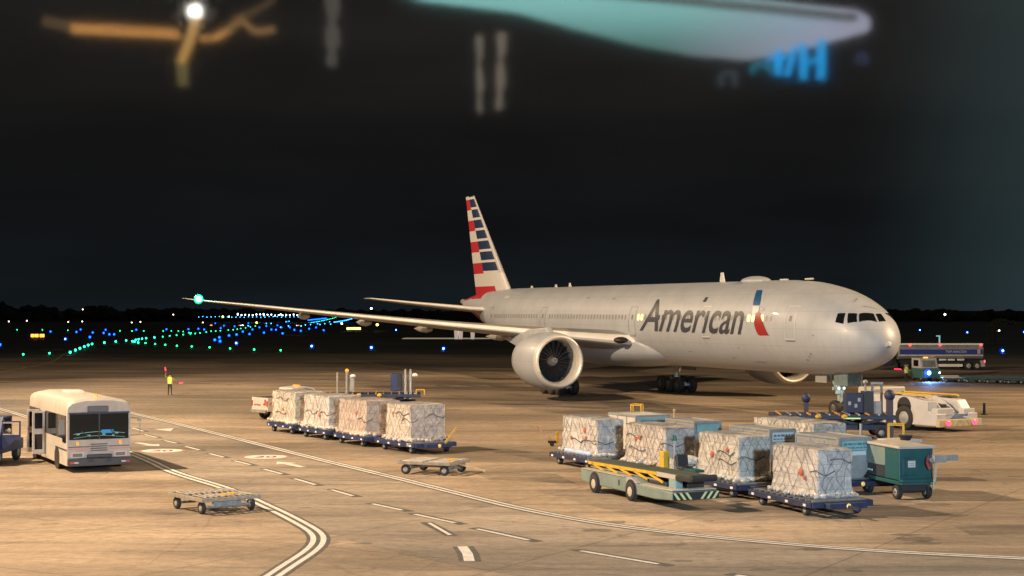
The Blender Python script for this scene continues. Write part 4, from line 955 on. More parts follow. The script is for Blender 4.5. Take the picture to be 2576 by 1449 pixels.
for (c, st, lb), (L_, W_) in zip(CR, ((2.6,1.75),(2.4,1.35),(2.9,1.25),(2.75,1.5))):
    container(c, rz2, L_, W_, 1.6, lb, st)
    h = h2; cen = Vector(c)-h*L_/2+n2*W_/2
    pallet_dolly(tuple(cen), rz2, {'white':'dolly under the white-sided container', 'blank':'dolly under the container with the plain teal strip', 'plain':'dolly under the container with the printed panel', 'curved':'dolly under the curved metal container'}[st], 3.6, 1.9, 'dollies in the second row', navy_paint, bar=False)
# flat netted load behind
cen = Vector((12.7,67.9,0))-h2*2.0+n2*.8
pallet_dolly(tuple(cen), rz2, 'dolly under the long netted pallet of the third row', 5.0, 2.0, 'dollies in the third row', navy_paint, bar=False)
pallet(tuple(cen), rz2, 'long netted pallet with a flat cream top, behind the metal containers', 4.6, 1.6, 1.55, 55, wraps[1], None, tags=0)
# white box beyond the power cart
T = thing('equipment_box', 'low white box with a dark grip on top, behind the green power cart', 'box', tuple(G(2262,1205).xy)+(0,), R(-65))
b = MB(); b.box((0,0,.8),(1.2,1.1,1.5)); b.build('shell', cream_paint, T, bevel=.03)
b = MB(); b.box((0,0,1.6),(1.35,1.25,.12)); b.build('lid', white_paint, T, bevel=.03)
b = MB(); b.cyl((.5,-.1,1.66),(.5,-.1,1.86),.2,.3,10); b.build('grip', dark_rubber, T)

# ---- green ground power cart
c = G(2318,1262); hg = Vector((.25,-.968,0)); rzg = math.atan2(hg.y, hg.x)
T = thing('ground_power_cart', 'dark green wheeled power cart with a cream roof and raised tow bar', 'power cart', (14.52, 60.1, 0), rzg)
b = MB(); b.box((.9,0,1.30),(1.1,1.38,1.16)); b.build('housing', dark_teal, T, bevel=.03)
b = MB(); b.box((-.55,0,1.52),(1.8,1.35,.72)); b.build('side_housing', teal_paint, T, bevel=.03)
b = MB(); b.box((-.55,0,.95),(1.7,1.25,.45)); b.build('engine_bay', black_paint, T)
b = MB(); b.box((0.05,0,1.93),(3.0,1.5,.10)); b.build('roof', cream_paint, T, bevel=.03)
b = MB(); b.box((0,0,.62),(3.1,1.3,.14)); b.box((1.55,0,.72),(.3,1.4,.1)); b.build('chassis', dark_teal, T, bevel=.02)
b = MB(); b.box((1.462,-.25,1.22),(.03,.62,.62)); p_ = b.build('hatch', dark_teal, T, bevel=.02)
b = MB(); b.box((1.484,-.2,1.32),(.02,.3,.24)); b.build('sign', white_paint, p_)
b = MB(); b.box((1.486,-.2,1.35),(.02,.22,.03)); b.box((1.486,-.2,1.28),(.02,.22,.03)); b.build('sign_print', grey_metal, p_)
for x in (-1.0, -.75): b = MB(); b.box((x,-.68,.92),(.2,.03,.06)); b.build('lamp_strip', mat('pale_strip', (.55,.72,.7), .4), T)
for x in (-1.1, 1.15):
    a = MB(); a.cyl((x,-.7,.27),(x,.7,.27),.05,n=8); a.box((x,0,.42),(.3,1.1,.22)); a.build('axle', black_paint, T)
    for y in (-.6, .6): road_wheel(T, (x,y,.27), .27, .2)
b = MB(); b.bar((1.75,.55,.4),(1.78,.62,1.35),.1); b.bar((1.6,.55,.62),(1.85,.6,.62),.08); b.build('tow_bar', mat('tan_paint', (.42,.33,.20), .6, var=.2), T)
b = MB(); b.box((1.72,.75,1.52),(.34,.5,.26)); b.box((1.74,1.25,1.55),(.2,.55,.2)); b.cyl((1.7,.4,1.4),(1.7,.6,1.5),.16,.12,8); b.build('cable_holder', grey_metal, T, bevel=.02)
b = MB(); b.tube([(1.58,.42,1.62),(1.7,.3,1.4),(1.66,.42,1.15),(1.55,.5,1.3)],.05); b.build('cable', mat('cable_red', (.35,.06,.05), .5), T, smooth='auto')

# ---- belt loader
rzb = math.atan2(-.91,.41)
T = thing('belt_loader', 'pale green belt loader with yellow truss conveyor and hazard-striped nose', 'belt loader', (5.0, 59.2, 0), rzb)
b = MB(); Lh = 3.55; wy = .95
pf = [(-Lh,.36),(-Lh,.80),(-Lh+.2,.83),(.15,.83),(.55,.83),(1.05,.68),(Lh,.62),(Lh,.34),(2.3,.26),(-2.9,.32)]
b.prism(pf, -wy, wy, 'XZ'); b.build('body', teal_paint, T, bevel=.04)
b = MB(); b.box((-1.7,-wy+.12,.845),(3.5,.3,.03)); b.box((2.2,0,.665),(2.5,1.8,.04)); b.build('walkway', cream_paint, T, bevel=.01)
b = MB(); b.prism([(.2,.60),(.2,.86),(.6,.86),(1.05,.70)], -wy-.01, -wy+.16, 'XZ'); b.build('step_box', light_grey, T)
for x, sd in ((-2.35,-1),(-2.35,1),(.55,-1),(.55,1)):
    a_ = MB(); a_.cyl((x, sd*(wy-.05), .38), (x, sd*(wy+.012), .38), .42, n=24); a_.build('wheel_arch', black_paint, T)
    road_wheel(T, (x, sd*(wy-.03), .35), .35, .22, hubmat=cream_paint)
b = MB(); b.box((Lh+.01,0,.47),(.04,1.86,.27)); nose = b.build('nose_board', black_paint, T)
for sg in (-1, 1):
    for k_ in range(3):
        y = sg*(.16+.24*k_); q = MB(); vs = [(Lh+.036, y, .35), (Lh+.036, y+.11*sg, .35), (Lh+.036, y+.30*sg-.0, .60), (Lh+.036, y+.19*sg, .60)]; q.add(vs, [(0,1,2,3)]); q.build('hazard_stripe', mat('pale_hazard_yellow', (.55,.58,.28), .5), nose)
b = MB(); b.box((-.1,0,.78),(.2,1.2,.15)); b.box((1.7,0,.75),(1.3,1.0,.16)); b.box((2.7,.3,.82),(.7,.7,.3)); b.build('engine_cover', black_paint, T, bevel=.03)
b = MB(); b.box((2.75,-.35,.84),(.5,.3,.34)); b.box((2.6,.45,.86),(.5,.5,.34),m=1); b.build('control_box', [mat('teal_grey', (.2,.3,.3), .5), dark_teal], T, bevel=.03)
P0, P1 = Vector((-3.75,0,1.08)), Vector((3.95,0,1.16)); cvn = MB(); cvn.bar(P0, P1, .92, .09); conv = cvn.build('conveyor_belt', belt_mat, T, bevel=.03)
for sd in (-1, 1):
    q = MB(); q.bar(P0+Vector((0,sd*.50,-.06)), P1+Vector((-2.3,sd*.50,-.07)), .05, .11); q.build('truss_rail', yellow_paint, conv)
    for k_ in range(5):
        x = -3.5+1.15*k_; q = MB(); q.bar((x, sd*.50, 1.03), (x+1.0, sd*.50, .82), .05, .08); q.build('truss_brace', yellow_paint, conv)
    q = MB(); q.bar((-3.6,sd*.46,.88),(1.9,sd*.46,.86),.06,.05); q.build('truss_chord', grey_metal, conv)
    q = MB(); q.box((2.6,sd*.48,1.08),(2.0,.06,.16)); q.build('side_plate', cream_paint if sd < 0 else grey_metal, conv)
q = MB(); q.box((3.55,0,1.08),(1.0,1.1,.16)); q.cyl((4.05,-.52,1.12),(4.05,.52,1.12),.12,n=12); q.build('end_roller', black_paint, conv, bevel=.02)
q = MB(); q.cyl((-3.8,-.5,1.07),(-3.8,.5,1.07),.09,n=12); q.build('end_roller', steel, conv)
q = MB(); q.box((-.1,.82,1.38),(.32,.26,.66)); q.build('console', yellow_paint, T, bevel=.02)
q = MB(); q.cyl((.6,.85,.8),(.6,.85,2.15),.035,n=8); lp = q.build('lamp_pole', light_grey, T)
q = MB(); q.cyl((.6,.85,2.15),(.6,.85,2.35),.10,.06,10); q.build('beacon', mat('green_beacon', (.02,.10,.05), .3), lp)
q = MB(); q.box((1.45,.78,1.22),(.45,.5,.12)); q.box((1.25,.78,1.46),(.12,.5,.5),ry=-.15); q.build('driver_seat', black_paint, T, bevel=.05)
q = MB(); q.cyl((2.0,.78,1.0),(1.85,.78,1.35),.02,n=6); q.lathe([(0,.16),(.03,.19),(.0,.19)], Matrix.Translation((1.85,.78,1.36)) @ Matrix.Rotation(R(70),4,'Y'), 16); q.build('steering_wheel', black_paint, T)
q = MB(); q.box((2.2,.72,1.2),(.8,.42,.1)); q.build('footwell_cover', dark_teal, T, bevel=.02)
q = MB(); text_on(q, '8', (-.45,-wy-.004,.48), (1,0,0), (0,0,1), .12, .22, bold=.03); q.build('lettering', black_paint, T)

# ---- pickup truck
c = G(690,1052); rzp = R(42)
T = thing('pickup_truck', 'white pickup truck with red markings on its tailgate, beside the pallet train', 'pickup truck', (-14.1, 103.0, 0), rzp)
b = MB(); b.prism([(-2.6,.55),(-2.6,1.42),(-.75,1.42),(-.75,1.40),(2.5,1.38),(2.62,1.2),(2.65,.55)], -.93, .93, 'XZ'); b.build('body', white_paint, T, bevel=.06)
b = MB(); rr_ = []
for x, w_, z in ((-.78,.90,1.40),(-.62,.74,1.98),(.3,.76,2.06),(.95,.72,1.96),(1.7,.86,1.40)): rr_.append([(x,-w_,1.38),(x,-w_*.98,z),(x,w_*.98,z),(x,w_,1.38)])
b.loft(rr_); b.build('cab', white_paint, T, bevel=.05)
b = MB(); b.box((-.74,0,1.68),(.06,1.35,.36),ry=.27); b.build('rear_window', dark_glass, T, bevel=.02)
for sd in (-1, 1):
    b = MB(); b.prism([(-.45,1.45),(-.38,1.88),(.35,1.93),(.9,1.84),(1.35,1.45)], sd*.835, sd*.875, 'XZ'); b.build('side_window', dark_glass, T)
    b = MB(); b.box((-2.63,sd*.86,1.05),(.04,.1,.34)); b.build('tail_light', mat('tail_red_dim', (.35,.03,.03), .3), T)
    for x in (-1.7, 1.7): road_wheel(T, (x, sd*.80, .4), .4, .26)
b = MB(); b.box((-1.75,0,1.40),(1.55,1.6,.06)); b.build('bed', black_paint, T)
b = MB(); b.box((-2.68,0,.56),(.16,1.7,.2)); b.build('bumper', grey_metal, T, bevel=.03)
b = MB(); b.box((-2.615,.28,.95),(.02,.74,.07)); b.box((-2.615,-.62,1.12),(.02,.14,.36)); b.box((-2.615,-.50,1.0),(.02,.16,.1)); b.build('tailgate_marking', red_paint, T)
b = MB(); b.bar((-2.45,-.945,1.0),(-2.1,-.945,1.25),.02,.08); b.bar((-2.1,-.945,1.25),(-1.95,-.945,1.0),.02,.08); b.bar((-2.2,-.945,1.0),(-1.85,-.945,1.1),.02,.08); b.build('side_marking', red_paint, T)
b = MB(); b.box((.2,0,2.10),(.16,.6,.08)); b.build('beacon_bar', orange_lens, T)

# ---- blue cargo loaders
def post_light(mb, x, y, z): mb.ball((x,y,z),.14,sc=(1,1,.8))
def cargo_loader(loc, rz, label, mast, Ld=6.6):
    T = thing('cargo_loader', label, 'cargo loader', loc, rz, 'blue cargo loaders'); hw = 1.55
    b = MB(); b.box((0,0,1.15),(Ld,2*hw,.22)); b.box((0,0,.62),(Ld*.9,2*hw*.8,.3)); b.build('platform', navy_paint, T, bevel=.02)
    for k_ in range(12): r_ = MB(); x = -Ld/2+.4+(Ld-.8)*k_/11; r_.cyl((x,-hw*.9,1.3),(x,hw*.9,1.3),.05,n=8); r_.build('roller', steel if k_ % 3 else mat('orange_roller', (.5,.25,.04), .5), T)
    for x0_, x1_ in ((-Ld*.4,0),(0,Ld*.4)):
        for sd in (-1, 1):
            q = MB(); q.bar((x0_,sd*hw*.7,.45),(x1_,sd*hw*.7,1.05),.1,.14); q.bar((x0_,sd*hw*.7,1.05),(x1_,sd*hw*.7,.45),.1,.14); q.build('scissor_arm', black_paint, T)
    for x in (-Ld*.38, Ld*.38):
        for y in (-hw*.8, hw*.8): road_wheel(T, (x,y,.32), .32, .26)
    for x, y in ((-.9,-hw),(0.5,-hw)): q = MB(); q.ball((x,y-.02,1.2),.13,sc=(1.3,.7,1)); q.build('guide_stop', yellow_paint, T)
    if mast:
        q = MB(); q.box((2.95,-1.35,1.15),(.34,.34,2.3)); q.build('lift_post', mat('dark_post', (.06,.05,.07), .6, var=.3), T, bevel=.02)
        q = MB(); q.ball((2.95,-1.35,2.36),.30,n=12,k=8,sc=(1,1,1.05)); q.build('post_cover', mat('cover_navy', (.02,.028,.07), .6), T, smooth=True)
        q = MB(); q.box((-1.35,.2,1.55),(.24,.24,1.0)); q.build('lift_post', mat('dark_post'), T)
        q = MB(); q.ball((-1.35,.2,2.12),.26,n=12,k=8,sc=(1,1,1.1)); q.build('post_cover', mat('cover_navy', (.02,.028,.07), .6), T, smooth=True)
        q = MB(); q.box((1.25,.4,1.85),(1.0,1.1,1.1)); cab_ = q.build('operator_cab', mat('cover_navy'), T, bevel=.06)
        for x, z in ((.98,1.85),(1.32,1.72),(1.5,2.05)): w_ = MB(); w_.box((x,-.16,z),(.15,.03,.2)); w_.build('cab_sign', light_grey, cab_)
        q = MB(); q.box((2.0,.3,1.9),(.6,.8,1.2)); q.build('cab_opening', black_paint, cab_)
        for x in (2.25, 2.75): q = MB(); q.box((x,.1,2.1),(.12,.12,1.75)); q.build('mast_rail', mat('mast_grey', (.16,.16,.16), .5, .3, var=.3), T)
        q = MB(); q.box((2.5,.1,2.95),(.66,.14,.12)); q.box((2.5,.1,2.5),(.5,.1,.1)); q.box((2.5,.1,1.6),(.4,.3,.7)); q.build('mast_frame', grey_metal, T)
        q = MB(); q.cyl((1.9,.3,2.3),(1.9,.3,2.95),.1,.05,8); q.ball((1.9,.3,3.0),.14); q.build('exhaust_pipe', grey_metal, T)
        for x in (.5, 1.35): q = MB(); q.cyl((x,-1.75,.1),(x,-1.75,.85),.075,n=12); q.build('bollard_post', light_grey, T, smooth='auto')
        q = MB(); q.box((.9,-1.6,1.12),(.9,.05,.06)); q.build('reflective_strip', mat('lime_strip', (.5,.8,.25), .4, emit=(.6,1,.3), es=.35), T)
    else:
        for x, z1, bl in ((-2.35,2.75,0),(-1.7,2.75,1)): 
            q = MB(); q.cyl((x,-1.2,1.2),(x,-1.2,z1),.10 if bl else .07,n=10); q.build('lift_post', grey_metal, T)
        q = MB(); q.ball((-1.7,-1.2,2.86),.13); q.build('beacon', orange_lens, T)
        q = MB(); q.box((-1.35,-1.2,2.0),(.3,.3,1.1)); q.ball((-1.3,-1.35,2.5),.16,sc=(1.2,1,.8),m=1); q.build('work_lamp', [grey_metal, mat('lamp_cover', (.7,.7,.75), .3)], T)
        q = MB(); q.box((1.65,-.9,2.05),(.8,.8,1.2)); cab_ = q.build('operator_cab', blue_paint, T, bevel=.05)
        q = MB(); q.box((1.85,-1.31,2.2),(.3,.04,.9)); q.build('cab_opening', black_paint, cab_)
        for x in (2.25, 2.6): q = MB(); q.box((x,-1.3,1.95),(.14,.14,2.0)); q.build('mast_rail', steel, T)
        q = MB(); q.ball((2.9,-1.4,2.55),.17,sc=(1.2,1,.8)); q.build('work_lamp', mat('lamp_cover'), T)
        q = MB(); q.tube([(3.0,-1.4,1.2),(3.0,-1.4,1.55),(3.55,-1.4,1.55),(3.55,-1.4,1.2)],.04); q.build('handrail', yellow_paint, T)
    return T
cargo_loader((17.6, 87.8, 0), R(-4), 'blue cargo loader with a tall mast and blue cab beneath the aircraft nose', True)
cargo_loader((-9.6, 109.5, 0), R(4), 'blue cargo loader standing behind the left pallet train', False)

# ---- aircraft tug
T = thing('pushback_tug', 'white pushback tug with hazard-striped tail and two red lamps', 'aircraft tug', (24.05, 93.9, 0), math.atan2(.85,-.53))
wt = 1.65
b = MB(); b.prism([(-2.9,.35),(-2.9,1.05),(-2.2,1.15),(-2.2,1.75),(-.6,1.95),(3.6,1.95),(3.9,1.5),(3.9,.35)], wt-.75, wt, 'XZ'); b.build('left_flank', white_paint, T, bevel=.05)
b = MB(); b.prism([(-2.9,.35),(-2.9,1.05),(-2.5,1.1),(-2.0,1.78),(-.6,1.9),(3.6,1.95),(3.9,1.5),(3.9,.35)], -wt, -wt+.75, 'XZ'); b.build('right_flank', white_paint, T, bevel=.05)
b = MB(); b.box((0.6,0,.75),(6.0,1.9,.5)); b.box((2.6,0,1.35),(2.4,1.9,.9)); b.build('chassis', white_paint, T, bevel=.04)
b = MB(); b.box((-1.4,.0,1.12),(.9,.5,.8)); b.box((-.2,.9,1.9),(1.6,.6,.08)); b.box((-.9,-1.2,1.86),(1.3,.6,.08)); b.build('machinery', black_paint, T, bevel=.03)
b = MB(); b.prism([(-2.3,1.0),(-1.6,1.6),(-.8,1.95),(-.4,1.95),(-.4,1.0)], -.55, -.45, 'XZ'); b.prism([(-2.3,1.0),(-1.6,1.7),(-.9,1.95),(-.4,1.95),(-.4,1.0)], .35, .45, 'XZ'); b.build('nose_wheel_cradle', white_paint, T)
b = MB(); b.box((-3.0,0,.52),(.3,3.45,.42)); bb = b.build('tail_board', mat('pale_yellow_board', (.50,.40,.22), .5, var=.2), T, bevel=.03)
for k_ in range(12):
    y = -1.6+.27*k_; sg = 1 if y < 0 else -1; q = MB(); q.add([(-3.16,y,.34),(-3.16,y+.10,.34),(-3.16,y+.10+.24*sg,.70),(-3.16,y+.24*sg,.70)],[(0,1,2,3)]); q.build('hazard_stripe', yellow_paint if k_ % 2 else white_paint, bb)
for y in (-1.1, 1.05):
    q = MB(); q.ball((-3.18,y,.53),.17,sc=(.3,1.25,.85),n=14,k=8); q.build('tail_lamp', red_glow, bb, smooth=True)
b = MB(); b.box((-2.55,.85,1.15),(.5,1.3,.4)); b.box((-2.55,-1.1,1.12),(.5,.9,.34)); b.build('tail_box', white_paint, T, bevel=.04)
b = MB(); b.box((-.35,wt+.005,.85),(1.05,.03,1.3)); b.cyl((-.35,wt-.02,1.4),(-.35,wt+.02,1.4),.53,n=24); b.build('wheel_arch', black_paint, T)
road_wheel(T, (-.35, wt-.12, .72), .72, .4); road_wheel(T, (-.35, -wt+.12, .72), .72, .4); road_wheel(T, (3.1, wt-.15, .5), .5, .3); road_wheel(T, (3.1, -wt+.15, .5), .5, .3)
for y, zz_ in ((1.15,2.08),(-1.1,2.04)): b = MB(); b.tube([(-2.0,y,zz_-.1),(-1.9,y,zz_),(3.6,y,zz_),(3.7,y,zz_-.15)],.05); b.build('handrail', yellow_paint, T)
b = MB(); b.box((3.1,0,2.1),(1.4,2.6,.5)); b.build('cab', cream_paint, T, bevel=.08)
b = MB(); b.box((3.1,0,1.75),(1.42,2.62,.3)); b.build('cab_window', dark_glass, T)
# ---- people
skin_m = mat('person_skin', (.30,.18,.12), .55); hair_m = mat('person_hair', (.02,.015,.012), .7); trouser_m = mat('dark_trousers', (.02,.02,.03), .8); shirt_m = mat('dark_shirt', (.05,.05,.07), .8)
vest_m = mat('hi_vis_vest', (.62,.72,.08), .6, emit=(.7,.8,.1), es=.05); strip_m = mat('reflective_tape', (.65,.65,.6), .35)
def person(loc, rz, label, arms, hgt=1.76):
    """local X = the way the person faces; arms = elbow and hand points of left (+Y) and right (-Y)"""
    T = thing('person', label, 'person', loc, rz)
    k = hgt/1.76; V = []; E = []; Rr = []
    def add(p, r, par=None):
        V.append(Vector(p)*k); Rr.append(r*k)
        if par is not None: E.append((par, len(V)-1))
        return len(V)-1
    pel = add((0,0,.95), .135); wa = add((.0,0,1.10), .125, pel); ch = add((.0,0,1.32), .15, wa); nk = add((0,0,1.50), .06, ch); hb = add((.02,0,1.60), .082, nk); hd_ = add((.015,0,1.69), .088, hb)
    add((.11,0,1.635), .018, hb)
    for sd in (-1, 1):
        hp = add((0,sd*.09,.90), .095, pel); kn = add((.02,sd*.12,.50), .062, hp); an_ = add((-.01,sd*.14,.09), .042, kn); to = add((.15,sd*.16,.035), .034, an_)
        sh = add((0,sd*.19,1.43), .062, ch); el, ha = arms[0 if sd > 0 else 1]
        e1 = add(el, .042, sh); h1 = add(ha, .026, e1); d = (Vector(ha)-Vector(el)).normalized(); pm_ = add(tuple(Vector(ha)+d*.07), .028, h1)
        sidev = d.cross(Vector((0,0,1))); sidev = sidev.normalized() if sidev.length > .1 else Vector((0,1,0))
        for q, ln in ((-1.5,.055),(-.5,.07),(.5,.068),(1.5,.05)):
            base = Vector(ha)+d*.095+sidev*q*.017; f1 = add(tuple(base), .009, pm_); f2 = add(tuple(base+d*ln*.6+Vector((0,0,-.012))), .008, f1); add(tuple(base+d*ln*.8+Vector((0,0,-.035))), .007, f2)
        t1 = add(tuple(Vector(ha)+d*.04-sidev*.035), .010, h1); add(tuple(Vector(ha)+d*.08-sidev*.05), .008, t1)
    me = bpy.data.meshes.new('body'); me.from_pydata([tuple(v) for v in V], E, []); o = bpy.data.objects.new('body', me); COL.objects.link(o)
    md = o.modifiers.new('skin', 'SKIN'); md.use_smooth_shade = True
    for i, r in enumerate(Rr): me.skin_vertices[0].data[i].radius = (r, r); 
    me.skin_vertices[0].data[0].use_root = True
    ss = o.modifiers.new('sub', 'SUBSURF'); ss.levels = 1; ss.render_levels = 1
    dg = bpy.context.evaluated_depsgraph_get(); m2 = bpy.data.meshes.new_from_object(o.evaluated_get(dg)); bpy.data.objects.remove(o)
    for m_ in (skin_m, trouser_m, shirt_m): m2.materials.append(m_)
    for p in m2.polygons:
        c = p.center/k; p.use_smooth = True
        p.material_index = 1 if c.z < .98 and abs(c.y) < .3 else (2 if c.z < 1.5 and abs(c.y) < .24 else 0)
        for i_, (el, ha) in enumerate(arms):
            for sh_ in ((0, (.19 if i_ == 0 else -.19), 1.43),):
                pass
    b = bpy.data.objects.new('body', m2); COL.objects.link(b); b.parent = T
    h = MB(); h.ball((-.012,0,1.715), .098, sc=(1.05,.98,.95), n=14, k=8); ho = h.build('hair', hair_m, T, smooth=True)
    for v in ho.data.vertices:
        if v.co.z < 1.68 and v.co.x > 0: v.co.x *= .3
        v.co = v.co*k
    v_ = MB(); rings = []
    for z, a, b_ in ((.92,.155,.20),(1.10,.15,.195),(1.28,.165,.215),(1.42,.15,.21),(1.49,.09,.12)):
        rings.append([(a*k*math.cos(2*math.pi*i/20), b_*k*math.sin(2*math.pi*i/20), z*k) for i in range(20)])
    v_.loft(rings, caps=False); vo = v_.build('vest', vest_m, T, smooth=True)
    for z in (1.03, 1.17):
        t_ = MB(); t_.loft([[(.166*k*math.cos(2*math.pi*i/20), .211*k*math.sin(2*math.pi*i/20), (z+dz)*k) for i in range(20)] for dz in (0,.045)], caps=False); t_.build('reflective_band', strip_m, vo)
    for y in (-.035,.035): e_ = MB(); e_.ball((.098*k,y*k,1.665*k),.012); e_.build('eye', mat('eye', (.05,.05,.05), .3), b)
    return T
wand_red = mat('wand_red', (1,.05,.15), .3, emit=(1,.02,.09), es=2.5)
def wand(a, b, label):
    T = thing('signal_wand', label, 'signal wand', tuple(a)); d = Vector(b)-Vector(a)
    q = MB(); q.cyl((0,0,0), tuple(d*.3), .022, n=10); q.build('handle', black_paint, T, smooth='auto')
    q = MB(); q.cyl(tuple(d*.3), tuple(d), .05, .045, 12); q.build('lit_tube', wand_red, T, smooth='auto')
P1_ = G(428,994); rz1 = R(80)
person(tuple(P1_), rz1, 'marshaller in a yellow vest holding up two red wands on the open apron', [((.02,.42,1.50),(.05,.36,1.78)), ((.05,-.42,1.22),(.25,-.52,1.02))], 1.78)
def loc2w(T0, rz, p): return Matrix.Translation(T0) @ Matrix.Rotation(rz,4,'Z') @ Vector(p)
a = loc2w(P1_, rz1, (.05,.37,1.86)); wand(a, a+Vector((-.06,0,.42)), 'raised red wand in the left hand of the marshaller on the open apron')
a = loc2w(P1_, rz1, (.30,-.54,.97)); wand(a, a+Vector((.44,0,.04)), 'lowered red wand in the right hand of the marshaller on the open apron')
P2_ = G(2279,963); rz2_ = R(-60)
person(tuple(P2_), rz2_, 'worker in a yellow-green vest standing beside the van with the blue light', [((.1,.30,1.2),(.3,.35,1.12)), ((.25,-.38,1.30),(.42,-.62,1.30))], 1.80)
a = loc2w(P2_, rz2_, (.45,-.68,1.30)); wand(a, a+Vector((-.95,0,.06)), 'red wand held out by the worker beside the van')

# ---- van with the blue light, its train of dollies, and the tanker
T = thing('baggage_tractor', 'white and green tractor cab with a bright blue lamp, pulling empty dollies', 'tractor', tuple(G(2328,958).xy)+(0,), R(-78))
b = MB(); b.box((0,0,.78),(2.6,1.95,.95)); b.build('body', mat('tractor_green', (.05,.15,.14), .4, var=.2), T, bevel=.06)
b = MB(); b.prism([(-1.2,1.25),(-1.2,2.25),(.5,2.25),(.85,1.25)], -.92, .92, 'XZ'); b.build('cab', white_paint, T, bevel=.05)
b = MB(); b.box((.70,0,1.72),(.05,1.35,.66),ry=-.34); b.build('windscreen', mat('grey_glass', (.22,.22,.21), .2, var=.5, scale=5), T)  # windscreen in the grey of the cab interior
b = MB(); b.box((-.2,-.935,1.75),(1.0,.03,.6)); b.build('side_window', dark_glass, T)
b = MB(); b.ball((1.36,-.45,.82),.40,n=16,k=10,sc=(.35,1,1)); b.ball((1.52,-.40,.84),.20,1,n=12,k=8,sc=(.3,1,1)); b.build('blue_lamp', [mat('blue_lamp_halo', (.02,.12,.6), .3, emit=(.01,.10,1), es=1.0), mat('blue_lamp_bulb', (.5,.7,1), .3, emit=(.55,.75,1), es=6)], T, smooth=True)  # wide outer ball imitates the blue halo around the bulb
for y in (.8,): b = MB(); b.ball((1.34,y,.85),.09,sc=(.4,1,1)); b.build('headlight', lamp_white, T)
b = MB(); b.box((0,.0,2.30),(.25,.4,.1)); b.build('beacon', mat('orange_glow', (1,.4,.1), .3, emit=(1,.35,.08), es=2.5), T)
for x in (-.85,.85):
    for y in (-.85,.85): road_wheel(T, (x,y,.33), .33, .22)
bl = bpy.data.lights.new('blue_tractor_lamp', 'SPOT'); bl.energy = 1500; bl.color = (.15,.4,1); bl.spot_size = R(110); bl.shadow_soft_size = .2
bo = bpy.data.objects.new('blue_tractor_lamp', bl); COL.objects.link(bo); bo.parent = T; bo.location = (1.6,-.45,.9); bo.rotation_euler = (R(60), 0, R(-90))
dolly_lab = ['nearest the tractor', 'second from the tractor', 'third from the tractor', 'fourth from the tractor', 'last of the string in view']
tg = mat('dolly_green', (.05,.11,.10), .5, var=.4)
first = None
for k_ in range(5):
    p = G(2392+52*k_, 961+1.5*k_); lb = 'low empty dolly behind the tractor, '+dolly_lab[k_]
    if first is None:
        T = thing('baggage_dolly', lb, 'dolly', (p.x, p.y, 0), R(176), 'string of low dollies behind the tractor'); first = T
        b = MB(); b.box((0,0,.45),(1.8,1.5,.08)); b.box((0,-.75,.55),(1.8,.05,.16)); b.build('deck', cream_paint, T)
        b = MB(); b.box((0,.0,.34),(1.5,1.1,.12)); b.bar((.9,0,.35),(1.3,0,.32),.06); b.build('frame', tg, T)
        for x in (-.6,.6):
            for y in (-.6,.6): road_wheel(T, (x,y,.2), .2, .12, n=12)
    else:
        T2 = dup(first, (p.x, p.y, 0), R(176), lb)
        for ch in COL.objects:
            if ch.parent == T2 and ch.name.startswith('deck') and k_ > 0: ch.data = ch.data.copy() if k_ == 1 else ch.data; ch.data = ch.data; 
greens = [ch for ch in COL.objects if ch.name.startswith('deck') and ch.parent and ch.parent.name.startswith('baggage_dolly') and ch.parent != first]
gd = first.children[0].data.copy() if first.children else None
for o_ in greens:
    if gd: 
        o_.data = gd
if gd: gd.materials[0] = tg
T = thing('fuel_tanker', 'fuel tanker with a blue side stripe and red marker lamps, beyond the aircraft nose', 'tanker truck', tuple(G(2360,930).xy)+(0,), R(180))
Lt = 4.95
b = MB(); rr_ = []
for x, k_ in ((-Lt,.93),(-Lt+.1,1),(Lt-.1,1),(Lt,.93)): rr_.append([(x, 1.25*k_*math.copysign(abs(math.cos(a))**.6, math.cos(a)), 2.15+.95*k_*math.copysign(abs(math.sin(a))**.7, math.sin(a))) for a in [2*math.pi*i/28 for i in range(28)]])
b.loft(rr_); tank = b.build('tank', silver_alu, T, smooth='auto')
b = MB(); b.box((0,1.26,2.12),(9.6,.05,.55)); st = b.build('side_stripe', mat('tanker_blue', (.03,.05,.26), .4), tank); b = MB(); b.box((0,1.24,1.72),(9.7,.07,.07)); b.build('lower_rail', mat('brightened_rail', (.85,.78,.70), .4), tank)  # rails coloured extra pale in place of light on them
b = MB(); b.box((0,1.1,3.0),(9.7,.35,.22)); b.build('top_rail', mat('brightened_rail'), tank, bevel=.03)
q = MB(); text_on(q, 'TWP AVIACION', (-.5,1.30,2.0), (-1,0,0), (0,0,1), 2.4, .28, bold=.02)
q.v = [(v[0], v[1], v[2]) for v in q.v]; q.build('lettering', white_paint, st)
q = MB(); q.box((-4.35,1.29,2.16),(.35,.02,.5)); q.build('badge', mat('pale_badge', (.5,.35,.33), .5), st)
for x in (3.6, .1, -4.6): q = MB(); q.ball((x,1.3,2.9),.13,sc=(1.3,.4,.9)); q.build('marker_lamp', mat('marker_red', (1,.1,.1), .3, emit=(1,.06,.08), es=3), tank)
b = MB(); b.box((0,0,.95),(9.4,1.6,.35)); b.build('chassis', black_paint, T)
for x in (-2.3,-1.2,-.2): b = MB(); b.box((x,1.1,1.2),(.8,.3,.2)); b.build('side_locker', mat('brightened_rail'), T, bevel=.04)
b = MB(); b.box((-1.1,1.15,.55),(2.8,.06,.3)); b.build('side_guard', mat('brightened_rail'), T)
for x in (4.0, 2.9, -3.2, -4.2):
    for y in (-1.0, 1.0): road_wheel(T, (x,y,.5), .5, .3, hubmat=cream_paint if x < 0 else grey_metal)
